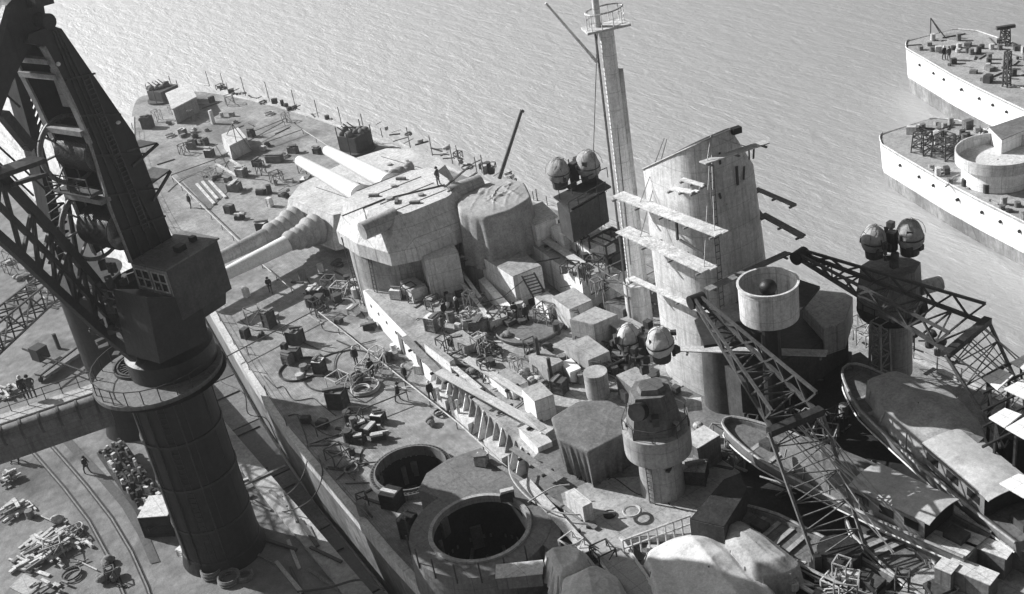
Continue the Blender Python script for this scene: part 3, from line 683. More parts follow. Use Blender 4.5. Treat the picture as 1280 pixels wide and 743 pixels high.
# flag derrick pole by the covered rangefinder
b = MB(); q = at(624, 223, 6); n2 = V((math.cos(YAW), math.sin(YAW), 0)); b.cyl(q, onv(652, 138, q, n2), .22, .16, 10); b.bar(onv(652, 138, q, n2), onv(655, 140, q, n2), .2); b.build('derrick_post', 'mid_paint', ship, True)

# ---------------- ship's boat cranes
def boat_crane(tip, ztip, head, zh, foot, zfoot, hw):
    t = thing('boat_crane', None, None); t.parent = ship
    T = at(*tip, ztip); H0, H1 = at(*head[0], zh), at(*head[1], zh); F0, F1 = at(*foot[0], zfoot), at(*foot[1], zfoot)
    t.location = (F0+F1)/2-V((0, 0, ZW)); H = (H0+H1)/2; s = (H1-H0)
    b = MB(); 
    for k in (-.42, .42, ):
        b.bar(T+s*k*.14, H+s*k, .22)
        b.bar(T+s*k*.14+V((0, 0, .3)), H+s*k+V((0, 0, 1.3)), .16)
    n = 12
    for i in range(n):
        f, g = i/n, (i+1)/n
        L = lambda k, f: (T+s*k*.14).lerp(H+s*k, f); Uq = lambda k, f: (T+s*k*.14+V((0, 0, .3))).lerp(H+s*k+V((0, 0, 1.3)), f)
        for k in (-.42, .42): b.bar(L(k, f) if i % 2 else Uq(k, f), Uq(k, g) if i % 2 else L(k, g), .11)
        b.bar(L(-.42, g), L(.42, g), .1); b.bar(L(-.42, f) if i % 2 else L(.42, f), L(.42, g) if i % 2 else L(-.42, g), .09)
    b.build('jib', 'dark_paint', t)
    b = MB(); b.bar(H0, H1, .5, .4); b.build('crosshead', 'dark_steel', t)
    b = MB()
    for f0, h0 in ((F0, H0), (F1, H1)):
        b.bar(h0, f0, .16)
    for i in range(9):
        f = i/9; a_, c_ = H0.lerp(F0, f), H1.lerp(F1, f); a2, c2 = H0.lerp(F0, f+1/9), H1.lerp(F1, f+1/9)
        b.bar(a_ if i % 2 else c_, c2 if i % 2 else a2, .06); b.bar(a2, c2, .06)
    b.build('support_frame', 'mid_paint', t)
    R = random.Random(int(tip[0])); b = MB()
    for i in range(9):
        a_ = H0.lerp(H1, R.random()); c_ = F1+V((R.uniform(-1.5, 3.5), R.uniform(-.6, 2.6), R.uniform(-.3, 1.5))); m_ = a_.lerp(c_, .5)-V((0, 0, R.uniform(0, .5)))
        b.tube([a_, m_, c_], .045, 4)
    b.build('hoist_rope', 'rope', t)
    b = MB(); b.cyl(T-s.normalized()*.5, T+s.normalized()*.5, .45, .45, 18); b.build('jib_sheave', 'black_steel', t, True)
    b = MB(); c = (F0+F1)/2; b.cyl((c.x, c.y, 2.6), (c.x, c.y, zfoot+.2), 1.3, 1.2, 22)
    for i in range(6): b.box((c.x+R.uniform(-1.4, 1.4), c.y+R.uniform(-1.4, 1.4), 2.7), (R.uniform(.3, .9), R.uniform(.3, .9), R.uniform(.4, 1.8)), R.random()*3)
    b.build('crane_base', 'dark_steel', t)
boat_crane((871, 376), 12.6, ((961, 541), (1027, 513)), 10.5, ((1018, 700), (1080, 680)), 4.0, 2)
boat_crane((1000, 320), 12.8, ((1182, 444), (1235, 400)), 10.5, ((1255, 560), (1290, 520)), 5.0, 2)
b = MB(); T = thing('ammunition_hoist', None, None)
bpy.data.objects.remove(T)
# lattice stump under the far jib
b = MB(); p = at(1100, 470, 3.2); truss(b, V((p.x, p.y, 2.6)), V((p.x, p.y, 7.5)), 1.0, 1.0, .8, .8, 6, .07, .04); b.build('lattice_stump', 'grey_paint', ship)

# ================================================================== dockside portal crane
AZ_C = math.atan2(1.2, 2.9); ca_, sa_ = math.cos(AZ_C), math.sin(AZ_C)
A = V((ca_, sa_, 0)); B = V((-sa_, ca_, 0))            # A: towards the camera side, B: across
crane = thing('dockside_crane', 'towering black portal crane with winch drums and a windowed cab on the quay', 'crane', V((97.6, -27.5, ZQ)))
b = MB(); b.lathe((97.6, -27.5, 0), [(3.0, ZQ), (2.75, ZQ+1), (2.68, 5), (2.66, 11.2), (3.0, 11.3), (3.6, 11.7), (4.1, 11.75)], 48); b.build('column', 'crane_paint', crane, True)
b = MB()
for z in (ZQ+.9, 0.6, 4.2, 7.8, 11.0): b.lathe((97.6, -27.5, z), [(2.68, 0), (2.78, .02), (2.78, .22), (2.68, .24)], 48)
for k in range(10): t = 2*PI*k/10; b.bar((97.6+2.7*math.cos(t), -27.5+2.7*math.sin(t), ZQ), (97.6+2.68*math.cos(t), -27.5+2.68*math.sin(t), 11), .06)
b.build('riveted_band', 'dark_steel', crane, True)
SCN = at(197, 463, 12.1)
b = MB(); b.lathe((SCN.x, SCN.y, 0), [(.1, 11.8), (4.25, 11.8), (4.25, 12.1), (.1, 12.1)], 56); b.build('platform', 'mid_paint', crane, True)
RC_ = at(178, 456, 12.1)
b = MB()
for r_ in (1.55, 1.8): b.lathe((RC_.x, RC_.y, 12.11), [(r_, 0), (r_+.1, 0), (r_+.1, .22), (r_, .22), (r_, 0)], 40)
for k in range(26): t = 2*PI*k/26; b.box((RC_.x+.9*math.cos(t), RC_.y+.9*math.sin(t), 12.11), (1.1, .1, .15), t)
b.build('slewing_rack', 'dark_paint', crane, True)
b = MB()
for k in range(16):
    t = math.radians(150+k*15); p = V((SCN.x+4.1*math.cos(t), SCN.y+4.1*math.sin(t), 12.1)); t2 = math.radians(165+k*15); p2 = V((SCN.x+4.1*math.cos(t2), SCN.y+4.1*math.sin(t2), 12.1))
    b.bar(p, p+V((0, 0, 1)), .06); b.bar(p+V((0, 0, 1)), p2+V((0, 0, 1)), .05)
b.build('platform_railing', 'dark_steel', crane)
# turntable drum and machinery under the cab
b = MB(); c = V((SCN.x, SCN.y, 0))+A*.4+B*1.1; b.lathe(c, [(2.9, 12.12), (2.9, 13.4), (2.3, 13.8), (2.3, 18.5)], 36); b.build('turntable', 'black_steel', crane, True)
b = MB(); b.slab([onv(x, y, at(208, 338, 22), A) for x, y in ((183, 372), (250, 372), (262, 425), (200, 455))], -A*3); b.build('machinery_bed', 'black_steel', crane)
# girder running off to the left on top of the columns
g0 = at(130, 492, 11.6); g1 = at(-160, 590, 11.6)
b = MB(); d = (g1-g0).normalized(); b.cyl(g0-V((0, 0, .55)), g1-V((0, 0, .55)), .62, .62, 18); b.bar(g0-V((0, 0, 1.6)), g1-V((0, 0, 1.6)), .5, 1.5); b.build('portal_girder', 'mid_paint', crane, True)
b = MB()
for k in range(12): q = g0.lerp(g1, k/12+.04); b.cyl(q-V((0, 0, .55)), q-V((0, 0, .55))+d*.15, .68, .68, 18)
b.build('girder_flange', 'dark_paint', crane, True)
b = MB(); o = V((-1.1, -.1, 0)); b.bar(g0+o, g1+o, 1.3, .12); b.build('girder_walkway', 'grey_paint', crane)
b = MB()
for k in range(14):
    q = g0.lerp(g1, k/13)+V((-1.7, 0, 0)); b.bar(q, q+V((0, 0, 1)), .05)
b.bar(g0+V((-1.7, 0, 1)), g1+V((-1.7, 0, 1)), .05); b.bar(g0+V((-1.7, 0, .5)), g1+V((-1.7, 0, .5)), .04); b.build('walkway_railing', 'dark_steel', crane)
P2 = at(175, 528, ZQ)
b = MB(); b.lathe((P2.x, P2.y, 0), [(2.9, ZQ), (2.6, ZQ+1), (2.55, 11), (2.9, 11.4), (.1, 11.4)], 40); b.build('column', 'crane_paint', crane, True)
q2 = V((P2.x, P2.y, 10.6)); b = MB(); b.bar(q2, V((97, -28, 10.6)), 1.2, 1.5); b.build('portal_girder', 'dark_steel', crane)
# tower: two plates facing A with the winch drums between them
PN = at(165, 328, 22)
def pl(px, py, off=0): return onv(px, py, PN-A*off, A)
near = [(36, 44), (65, 32), (77, 36), (168, 168), (215, 297), (165, 328), (139, 262), (113, 179), (92, 132), (70, 87), (54, 58), (34, 54)]
b = MB(); b.slab([pl(*p) for p in near], -A*.35); b.build('tower_plate', 'crane_paint', crane)
GAP = 3.4
farp = [pl(*p)-A*GAP for p in near]
b = MB(); b.slab(farp, -A*.35); b.build('tower_plate', 'crane_paint', crane)
edge = [(165, 328), (139, 262), (113, 179), (92, 132), (70, 87), (54, 58)]
b = MB()
for p, q in zip(edge[:-1], edge[1:]): b.bar(pl(*p)-B*.05, pl(*q)-B*.05, .45, .12)
b.build('tower_flange', 'bare_edge', crane)
b = MB()
for p, q in zip(edge[:-1], edge[1:]): b.bar(pl(*p)-B*.05-A*GAP, pl(*q)-B*.05-A*GAP, .45, .12)
b.build('tower_flange', 'bare_edge', crane)
for p, w_ in (((64, 76), .35), ((74, 96), .25), ((108, 165), .6), ((134, 250), .7), ((150, 300), .4)):
    a_ = pl(*p)-B*.1; b = MB(); b.bar(a_, a_-A*GAP, w_, .3); b.build('cross_beam', 'bare_edge', crane)
b = MB(); a_ = pl(98, 142)+B*.6; b.slab([a_-A*.9, a_-A*2.2, a_-A*2.2+V((0, 0, 2.2)), a_-A*.9+V((0, 0, 2.2))], B*.1); b.build('inspection_panel', 'grey_paint', crane)
# back of the tower (closed) so that it is dark inside
back = [(77, 36), (168, 168), (215, 297)]
b = MB(); b.sheet([[pl(*p)-B*.1 for p in back], [pl(*p)-A*GAP-B*.1 for p in back]]); b.build('tower_back', 'crane_paint', crane)
for (px, py), r_, in (((117, 200), 1.45), ((146, 296), 1.6)):
    e = pl(px, py)-A*.3+B*.75; f = e-A*(GAP-.6)
    b = MB(); b.cyl(e, f, r_*.72, r_*.72, 28); dr = b.build('winch_drum', 'shiny_steel', crane, True)
    b = MB()
    c_ = f-A*.1
    rim = [c_+(B*math.cos(2*PI*k/40)+V((0, 0, 1))*math.sin(2*PI*k/40))*r_*1.35 for k in range(41)]; b.tube(rim, .11, 6)
    rim2 = [c_+A*.12+(B*math.cos(2*PI*k/40)+V((0, 0, 1))*math.sin(2*PI*k/40))*r_*1.28 for k in range(41)]; b.tube(rim2, .07, 6)
    for k in range(8): b.bar(c_, rim[k*5], .14, .1)
    b.build('gear_wheel', 'bare_edge', dr, True)
    b = MB(); 
    for k in range(24): q = e.lerp(f, (k+.5)/24); b.cyl(q, q-A*.05, r_*.75, r_*.75, 24)
    b.build('wire_rope', 'dark_steel', dr, True)
b = MB(); e = pl(130, 238)
for dz in (0, .5, 1.0): b.bar(e-B*.9+V((0, 0, dz)), e-B*.9-A*GAP*1.1+V((0, 0, dz)), .06)
for k in range(5): q = e-B*.9-A*GAP*1.1*k/4; b.bar(q, q+V((0, 0, 1.0)), .06)
b.slab([e-B*.1, e-A*GAP, e-A*GAP-B*1.0, e-B*1.0], V((0, 0, -.1))); b.build('drum_gallery', 'dark_paint', crane)
b = MB(); e = pl(168, 372)
b.slab([e-B*.1, e-A*GAP, e-A*GAP-B*1.2, e-B*1.2], V((0, 0, -.12)))
for dz in (.5, 1.0): b.bar(e-B*1.2+V((0, 0, dz)), e-B*1.2-A*GAP+V((0, 0, dz)), .06)
b.build('drum_gallery', 'bare_edge', crane)
# small brackets with catwalks on the ship side of the tower
for (p, q, r_) in (((158, 188), (196, 178), (190, 182)), ((184, 232), (212, 212), (200, 220))):
    a_ = pl(*p)+A*.05; c_ = pl(*q)+A*.05; b = MB(); b.slab([a_, c_, c_-A*1.6, a_-A*1.6], V((0, 0, -.1))); b.bar(a_-V((0, 0, 1.0)), c_-V((0, 0, .1)), .14); b.build('bracket_platform', 'dark_paint', crane)
# driver's cab
ZC = 22.0
c0, c1, c3 = at(165, 327, ZC), at(208, 338, ZC), at(278, 301, ZC)
wA = (c1-c0).dot(A); wB = (c3-c1).dot(B)
O = c1                                                      # corner nearest the camera
hC = 3.35
def cb(a, b_, z): return O + A*a + B*b_ + V((0, 0, z-ZC))
b = MB(); b.prism([cb(0, 0, 0), cb(0, wB, 0), cb(-wA, wB, 0), cb(-wA, 0, 0)], ZC-hC, ZC-.002)
cab = b.build('cab', 'dark_paint', crane)
b = MB(); b.prism([cb(.12, -.12, 0), cb(.12, wB+.1, 0), cb(-wA-.1, wB+.1, 0), cb(-wA-.1, -.12, 0)], ZC, ZC+.1); rf = b.build('roof', 'mid_paint', cab)
b = MB(); q = cb(-1.0, 2.0, 0); b.box((q.x, q.y, ZC+.1), (.5, .6, .35), AZ_C); q = cb(-1.2, 3.2, 0); b.box((q.x, q.y, ZC+.1), (.35, .35, .3), AZ_C); b.build('roof_vent', 'dark_steel', rf)
b = MB(); b.slab([cb(-.03, -.02, ZC-.1), cb(-wA+.03, -.02, ZC-.1), cb(-wA+.03, -.02, ZC-hC+.02), cb(-.03, -.02, ZC-hC+.02)], -B*.03); b.build('front_panel', 'grey_paint', cab)  # front face coloured lighter than the cab so it looks lit
for k in range(2):
    x0 = -wA+.25+k*(wA-.2)/2; x1 = x0+(wA-.7)/2
    fr = MB()
    for (u0, v0, u1, v1) in ((x0, .3, x1, .3), (x0, 1.5, x1, 1.5), (x0, .3, x0, 1.5), (x1, .3, x1, 1.5), ((x0+x1)/2, .3, (x0+x1)/2, 1.5), (x0, .9, x1, .9)):
        fr.bar(cb(u0, -.10, ZC-v0), cb(u1, -.10, ZC-v1), .07)
    wn = fr.build('window', 'light_paint', cab)
    g = MB(); g.slab([cb(x0, -.075, ZC-.3), cb(x1, -.075, ZC-.3), cb(x1, -.075, ZC-1.5), cb(x0, -.075, ZC-1.5)], B*.02); g.build('pane', 'glass', wn)
b = MB(); q = cb(-.2, 3.2, ZC-hC); b.slab([cb(-.2, 1.2, ZC-hC), cb(-.2, wB-.3, ZC-hC), cb(-.6, wB-.3, ZC-hC-1.0), cb(-.6, 1.2, ZC-hC-1.0)], -A*2.2); b.build('cab_underframe', 'dark_steel', crane)
# lattice jib reaching to the left, rear leg, curved head
J0 = pl(175, 425, GAP*.5); 
nj = B*.25+A; nj.normalize()
def pj(px, py, off=0): return onv(px, py, J0-A*off, nj)
for off in (0, 2.6):
    b = MB()
    lo = [(168, 448), (120, 408), (70, 362), (28, 322), (-40, 262)]; up = [(150, 392), (118, 350), (85, 310), (40, 262), (-40, 175)]
    for ch, w_ in ((lo, .5), (up, .5)):
        for p, q in zip(ch[:-1], ch[1:]): b.bar(pj(*p, off), pj(*q, off), w_*.8, w_)
    for i in range(len(lo)-1):
        for f in (0, .5):
            l = V((*lo[i], 0)).lerp(V((*lo[i+1], 0)), f); u = V((*up[i], 0)).lerp(V((*up[i+1], 0)), f); l2 = V((*lo[i], 0)).lerp(V((*lo[i+1], 0)), f+.5); u2 = V((*up[i], 0)).lerp(V((*up[i+1], 0)), f+.5)
            b.bar(pj(l.x, l.y, off), pj(u.x, u.y, off), .2); b.bar(pj(l.x, l.y, off), pj(u2.x, u2.y, off), .2)
    mid_ = [V((*l, 0)).lerp(V((*u, 0)), .5) for l, u in zip(lo, up)]
    for p, q in zip(mid_[:-1], mid_[1:]): b.bar(pj(p.x, p.y, off), pj(q.x, q.y, off), .28)
    b.build('jib_side', 'black_steel', crane)
b = MB()
for i in range(9):
    f = i/8*3.999; k = int(f); g_ = f-k
    for ch in (lo, up):
        p = V((*ch[k], 0)).lerp(V((*ch[k+1], 0)), g_); b.bar(pj(p.x, p.y, 0), pj(p.x, p.y, 2.6), .16)
b.build('jib_cross_tie', 'dark_steel', crane)
b = MB()
for p, q in (((12, 78), (50, 215)), ((50, 215), (66, 290)), ((66, 290), (95, 370))): b.bar(pl(*p, GAP*1.7), pl(*q, GAP*1.7), 1.15, .6)
b.build('rear_leg', 'crane_paint', crane)
b = MB(); Lw = [(20, 68), (33, 100), (46, 126)]; Rw = [(14, 82), (24, 118), (34, 150)]
b.bar(pl(19, 64, GAP*1.7), pl(62, 175, GAP*1.7), .16)
for i in range(12):
    f = i/12; p = V((19, 64, 0)).lerp(V((58, 165, 0)), f); q = V((14, 84, 0)).lerp(V((46, 198, 0)), f+.04); r_ = V((19, 64, 0)).lerp(V((58, 165, 0)), f+.08)
    b.bar(pl(p.x, p.y, GAP*1.7), pl(q.x, q.y, GAP*1.7), .12); b.bar(pl(q.x, q.y, GAP*1.7), pl(r_.x, r_.y, GAP*1.7), .12)
b.build('leg_lacing', 'dark_steel', crane)
b = MB()
for p, q in (((82, 235), (98, 330)), ((98, 215), (60, 330))): b.bar(pl(*p, GAP*1.25), pl(*q, GAP*1.25), .2)
for i in range(8):
    f = i/8; p = V((55, 235, 0)).lerp(V((72, 320, 0)), f); q = V((75, 225, 0)).lerp(V((90, 318, 0)), f+.06)
    b.bar(pl(p.x, p.y, GAP*1.25), pl(q.x, q.y, GAP*1.25), .1); b.bar(pl(q.x, q.y, GAP*1.25), pl(p.x+2, p.y+11, GAP*1.25), .1)
b.build('stair_frame', 'dark_steel', crane)
cur = [(58, 14), (45, 16), (33, 22), (24, 34), (16, 52), (8, 74), (0, 96), (-14, 140)]
b = MB(); wd = [1.3, 1.55, 1.8, 1.9, 1.75, 1.5, 1.35, 1.2]
ctr = [pl(x-2, y, .8) for x, y in cur]
rows = []
for i, c_ in enumerate(ctr):
    d = (ctr[min(i+1, 7)]-ctr[max(i-1, 0)]).normalized(); n_ = d.cross(A).normalized(); w_ = wd[i]/1.6
    rows.append([c_+n_*w_-A*.0, c_-n_*w_, c_-n_*w_-A*2.4, c_+n_*w_-A*2.4, c_+n_*w_])
b.sheet(rows); b.add(rows[0][:4], [(0, 1, 2, 3)]); b.build('jib_head_arm', 'crane_paint', crane, True)
b = MB(); q = pl(62, 27, -.1); b.cyl(q, q-A*2.2, .42, .42, 18); b.build('head_sheave', 'black_steel', crane, True)
b = MB(); q0 = pl(36, 4, .6); b.bar(q0, pl(58, -2, .6), 1.2, .5); b.build('head_walkway', 'dark_steel', crane); b = MB(); b.bar(pl(3, 26, .6), pl(-6, 60, .6), .35); b.bar(pl(8, 8, .6), pl(3, 26, .6), .3); b.build('head_strut', 'dark_steel', crane)
b = MB()
for p, q in (((-5, 107), (25, 134)), ((-5, 180), (60, 240)), ((-5, 200), (42, 245))): b.tube([pl(*p, 1.5), pl(*q, 1.5)], .06, 4)
b.build('luffing_rope', 'cable', crane)
b = MB(); a_ = pl(-10, 222, -1); c_ = pl(58, 198, -1); b.slab([a_, c_, c_-A*1.4, a_-A*1.4], V((0, 0, -.25))); b.slab([pl(20, 228, -.5), pl(60, 216, -.5), pl(60, 222, -.5)-A*1.4, pl(24, 236, -.5)-A*1.4], V((0, 0, -.2)))
b.bar(pl(35, 206, -1)+V((0, 0, 1)), pl(58, 198, -1)+V((0, 0, 1)), .06); b.build('jib_platform', 'dark_steel', crane)
b = MB(); b.bar(pl(3, 142, 1), pl(38, 185, 1), .7, .5); b.build('counter_arm', 'dark_steel', crane)
b = MB(); b.bar(at(112, 413, 16), at(185, 450, 12.3), .14); b.bar(at(112, 413, 16), at(160, 426, 15), .2); b.bar(at(160, 426, 15), at(187, 452, 12.5), .18); b.build('stay_rod', 'bare_edge', crane)
b = MB()
for i in range(60):
    R = random; px = R.uniform(120, 200); py = R.uniform(335, 445); q = pl(px, py, R.uniform(.3, 3))
    b = MB(); b.box(q, (R.uniform(.1, .6), R.uniform(.1, .6), R.uniform(.1, .6)), R.random()*3); b.build('gear_box', 'dark_paint', crane)

# lattice boom of another crane on the quay, low at the left edge
dt = thing('lattice_boom', 'slender black lattice boom of a smaller crane slanting in at the left edge', 'crane boom', at(30, 400, 6))
b = MB(); truss(b, at(62, 358, 7), at(-70, 470, 13), 2.0, 1.8, 2.2, 2.0, 9, .07, .05); b.build('boom', 'black_steel', dt)

for k in range(9):
    x0 = 52+k*9.0; x1 = x0+8.8; b = MB(); b.prism([V((x0, -21.45)), V((x1, -21.45)), V((x1, -hb(x1, -1)*.99-.05)), V((x0, -hb(x0, -1)*.99-.05))], ZW-.2, ZW+1.1)  # pontoons added to cover the glaring gap water with a dark surface
    for q in range(1): xx = x0+.9+q*1.75+k % 3; b.prism([V((xx, -21.4)), V((xx+.25, -21.4)), V((xx+.25, -hb(xx, -1)-.2)), V((xx, -hb(xx, -1)-.2))], ZW+1.1, ZW+1.22)
    solo(b, 'gap_cover_pontoon', 'dark_paint' if k % 2 else 'mid_paint', 'dark timber pontoon added over the bright water between hull and quay wall', 'pontoon', 'pontoons between hull and quay')
# ================================================================== quay things
for nm, pts_, lb in (('rail', [(60, 545), (82, 575), (112, 620), (135, 655), (165, 700), (185, 745), (200, 790)], 0), ('rail', [(20, 550), (50, 585), (80, 625), (110, 665), (140, 710), (160, 760)], 1)):
    pass
def railtrack(pts_, label):
    t = thing('crane_rail', label, 'rail', at(*pts_[2], ZQ), 'rails let into the quay')
    for o_ in (0, .0):
        pass
    b = MB(); b.tube([at(x, y, ZQ+.03) for x, y in pts_], .07, 6); b.build('rail_head', 'rail_steel', t)
    b = MB()
    for k in range(len(pts_)-1):
        a_, c_ = at(*pts_[k], ZQ), at(*pts_[k+1], ZQ); b.bar(a_, c_, .38, .02)
    b.build('rail_slot', 'black_steel', t)
railtrack([(15, 530), (42, 566), (80, 610), (112, 652), (138, 700), (158, 750), (172, 790)], 'inner of the two curved rails let into the quay, nearest the timber stack')
railtrack([(40, 530), (74, 568), (108, 607), (140, 648), (165, 690), (185, 735), (200, 785)], 'outer of the two curved rails let into the quay, beside the narrow slotted strip')
b = MB(); sl = [(62, 535), (90, 566), (125, 602), (152, 634), (172, 668), (188, 705)]
b.sheet([[at(x, y, ZQ+.05) for x, y in sl], [at(x+12, y-3, ZQ+.05) for x, y in sl]]); solo(b, 'duct_cover', 'dark_paint', 'long dark slotted duct cover running along the curved rails of the quay', 'duct cover')

def stack(px, py, z, n, L, label, name='timber_stack', spread=1.4, m='timber', seed=0, cat='timber'):
    R = random.Random(seed); c = at(px, py, z); t = thing(name, label, cat, c)
    for i in range(n):
        b = MB(); a_ = R.choice((.3, 1.85))+R.uniform(-.25, .25); l = R.uniform(.5, 1)*L; q = c+V((R.gauss(0, spread*.5), R.gauss(0, spread*.5), 0)); h = .05+(1-min(1, (q-c).length/spread))*1.0*R.random()
        b.box((q.x, q.y, z+h), (l, R.uniform(.14, .3), R.uniform(.08, .2)), a_); b.build('baulk', R.choice((m, 'pale_plank', 'plank', 'old_plank')), t)
    return t
stack(62, 690, ZQ, 95, 2.2, 'big untidy heap of pale sawn timber on the quay, lower left corner', spread=2.3, seed=2)
stack(18, 640, ZQ, 26, 1.6, 'smaller heap of pale boards above the big timber heap at the left edge', spread=1.1, seed=5)
stack(14, 600, ZQ, 14, 1.2, 'few broken boards and a white block just below the two quay workmen at the edge', spread=1.0, seed=8)
stack(60, 738, ZQ, 16, 1.0, 'scatter of dark offcuts at the very bottom left of the quay', spread=1.6, seed=11, m='old_plank')
b = MB(); Q = wp([(12, 735), (30, 718), (52, 728), (38, 748)], ZQ+.02); b.prism(Q, ZQ+.01, ZQ+.08); solo(b, 'metal_plate', 'grey_paint', 'pale flat steel plate lying on the quay below the big timber heap', 'plate')

# machine wagon between the rails and the column
wag = thing('machine_wagon', 'long low wagon packed with rows of dark machine parts beside the crane column', 'wagon', at(165, 610, ZQ))
w0 = at(138, 560, ZQ+.9); w1 = at(205, 655, ZQ+.9); dW = (w1-w0).normalized(); sW = dW.cross(V((0, 0, 1)))
b = MB(); b.bar(w0, w1, 2.3, .25); b.build('wagon_bed', 'black_steel', wag)
R = random.Random(12)
for k in range(4):
    for s_ in (-.85, .85):
        b = MB(); q = w0.lerp(w1, .12+k*.25)+sW*s_-V((0, 0, .55)); b.cyl(q-sW*.08, q+sW*.08, .35, .35, 14); b.build('wheel', 'dark_steel', wag)
for k in range(22):
    q = w0.lerp(w1, (k+.5)/22)
    for s_ in (-.8, -.3, .25, .75):
        b = MB()
        p = q+sW*(s_+R.uniform(-.1, .1))+V((0, 0, .12)); hgt_ = R.uniform(.2, .7)
        if R.random() < .6: b.cyl(p, p+V((0, 0, hgt_)), .14, .11, 8)
        else: b.box(p, (R.uniform(.2, .4), R.uniform(.2, .35), hgt_), R.random())
        b.build('machine_part', R.choice(('black_steel', 'dark_steel', 'black_steel', 'bare_edge', 'light_paint')), wag)
def slats(b, c, w, d, h, rz):
    M_ = Matrix.Rotation(rz, 3, 'Z')
    for sx in (-1, 1):
        for sy in (-1, 1): q = M_ @ V((sx*w*.5, sy*d*.5, 0)); b.box(c+q, (.1, .1, h*.99), rz)
    for k in (.12, .5, .85):
        for s_ in (-1, 1):
            q = M_ @ V((0, s_*d*.5, 0)); b.box(c+q+V((0, 0, h*k-.05)), (w*.98, .05, .1), rz)
            q = M_ @ V((s_*w*.5, 0, 0)); b.box(c+q+V((0, 0, h*k-.05)), (.05, d*.98, .1), rz)
def crate(px, py, z, w, d, h, rz, m, label, name='crate', cat='crate', group=None, lid=None, battens=True):
    c = at(px, py, z); c.z = z; t = thing(name, label, cat, c, group)
    if name == 'crate': w, d, h = w*.78, d*.78, h*.8
    b = MB(); b.box(c, (w, d, h), rz)
    if battens: slats(b, c, w, d, h, rz)
    b.build('case', m, t)
    b = MB(); b.box(c+V((0, 0, h)), (w*1.06, d*1.06, .06), rz+.02); b.build('lid', lid or m, t)
    if name == 'crate' and w > .7:
        R_ = random.Random(int(px*7+py)); bb = MB()
        for k in range(R_.randint(1, 3)): bb.box(c+V((R_.uniform(-.2, .2), R_.uniform(-.2, .2), h+.06+.07*k)), (w*R_.uniform(.6, 1.4), R_.uniform(.12, .4), .08+.1*R_.random()), rz+R_.choice((0, .4, 1.6)))
        bb.build('loose_board', R_.choice(('old_plank', 'plank', 'dark_canvas')), t)
    return t
crate(207, 658, ZQ, 2.2, 2.4, 1.9, .9, 'black_steel', 'big black bin with a pale sloping lid at the foot of the machine wagon', 'bin', 'bin', None, 'light_paint')
# coils of cable at the foot of the column
def coil(px, py, z, r, h, label, m='cable', name='cable_coil', n=6, group=None):
    c = at(px, py, z); c.z = z; b = MB()
    for i in range(n):
        rr = r*(1+.04*math.sin(i*3)); zz = z+.05+h*i/n; o = V((.05*math.sin(i*2), .05*math.cos(i*2.6), 0))
        b.tube([c+o+V((rr*math.cos(2*PI*k/28), rr*math.sin(2*PI*k/28), zz-z)) for k in range(29)], .07, 5)
    return solo(b, name, m, label, 'coil', group)
G = 'coils at the foot of the crane column'
coil(246, 702, ZQ, .62, .5, 'leftmost coil at the foot of the column, pale and standing by a box', 'plank', group=G)
coil(266, 718, ZQ, .70, .6, 'front dark coil at the foot of the column, lowest but one in the photo', 'rail_steel', group=G)
coil(292, 698, ZQ, .80, .9, 'tall stacked coil at the right foot of the column', 'cable', group=G)
coil(287, 726, ZQ, .72, .4, 'flat dark coil lowest of those below the column', 'rail_steel', group=G)
coil(307, 722, ZQ, .5, .3, 'smallest coil, right of the others below the column', 'rail_steel', group=G)
crate(229, 694, ZQ, .8, .6, .7, .4, 'crate_pale', 'small pale box beside the leftmost cable coil')
# odd machine on the quay behind the girder
mc = thing('winch_truck', 'small flat truck with a black winch block and crossed poles behind the portal girder', 'truck', at(70, 465, ZQ))
a_, c_ = at(50, 470, ZQ+.6), at(98, 438, ZQ+.6); b = MB(); b.bar(a_, c_, 1.6, .25); b.build('bed', 'mid_paint', mc)
b = MB(); q = at(52, 448, ZQ+.6); b.box(q, (1.3, 1.2, 1.3), .4); b.build('winch', 'black_steel', mc)
for p, q in (((28, 436), (118, 470)), ((50, 470), (96, 435))): b = MB(); b.bar(at(*p, ZQ+1.2), at(*q, ZQ+1.2), .14); b.build('pole', 'black_steel', mc)
for px, py in ((50, 474), (62, 466), (88, 448), (98, 442)): b = MB(); q = at(px, py, ZQ+.3); b.cyl(q, q+V((.1, .1, 0)), .3, .3, 12); b.build('wheel', 'black_steel', mc)
crate(74, 436, ZQ, .3, .3, 1.6, .2, 'black_steel', 'thin dark bollard standing beyond the winch truck', 'bollard', 'bollard', battens=False)
stack(6, 494, ZQ, 24, 2.4, 'dark heap of scrap and boards at the left edge beside the portal girder', spread=1.3, m='old_plank', seed=21)
# ropes and hoses slung over the quay edge
def line(pts_, r, name, m, label, cat='rope', group=None, n=6):
    b = MB(); P = [at(*p) for p in pts_]; Q = []
    for i in range(len(P)-1):
        p0, p1, p2, p3 = P[max(i-1, 0)], P[i], P[i+1], P[min(i+2, len(P)-1)]
        for k in range(n):
            t = k/n; Q.append(.5*((2*p1)+(p2-p0)*t+(2*p0-5*p1+4*p2-p3)*t*t+(3*p1-p0-3*p2+p3)*t**3))
    Q.append(P[-1]); b.tube(Q, r, 5); return solo(b, name, m, label, cat, group)
line([(322, 612, -2.9), (350, 622, -2.9), (376, 600, -1), (385, 560, .1), (372, 520, .1)], .05, 'mooring_rope', 'cable', 'thin dark rope sagging from the quay edge up to the rope coils on deck')
line([(318, 625, -2.9), (352, 640, -2.8), (388, 625, -1), (403, 595, .1), (398, 570, .1)], .05, 'mooring_rope', 'cable', 'lower of two thin dark ropes looping between quay and deck edge')
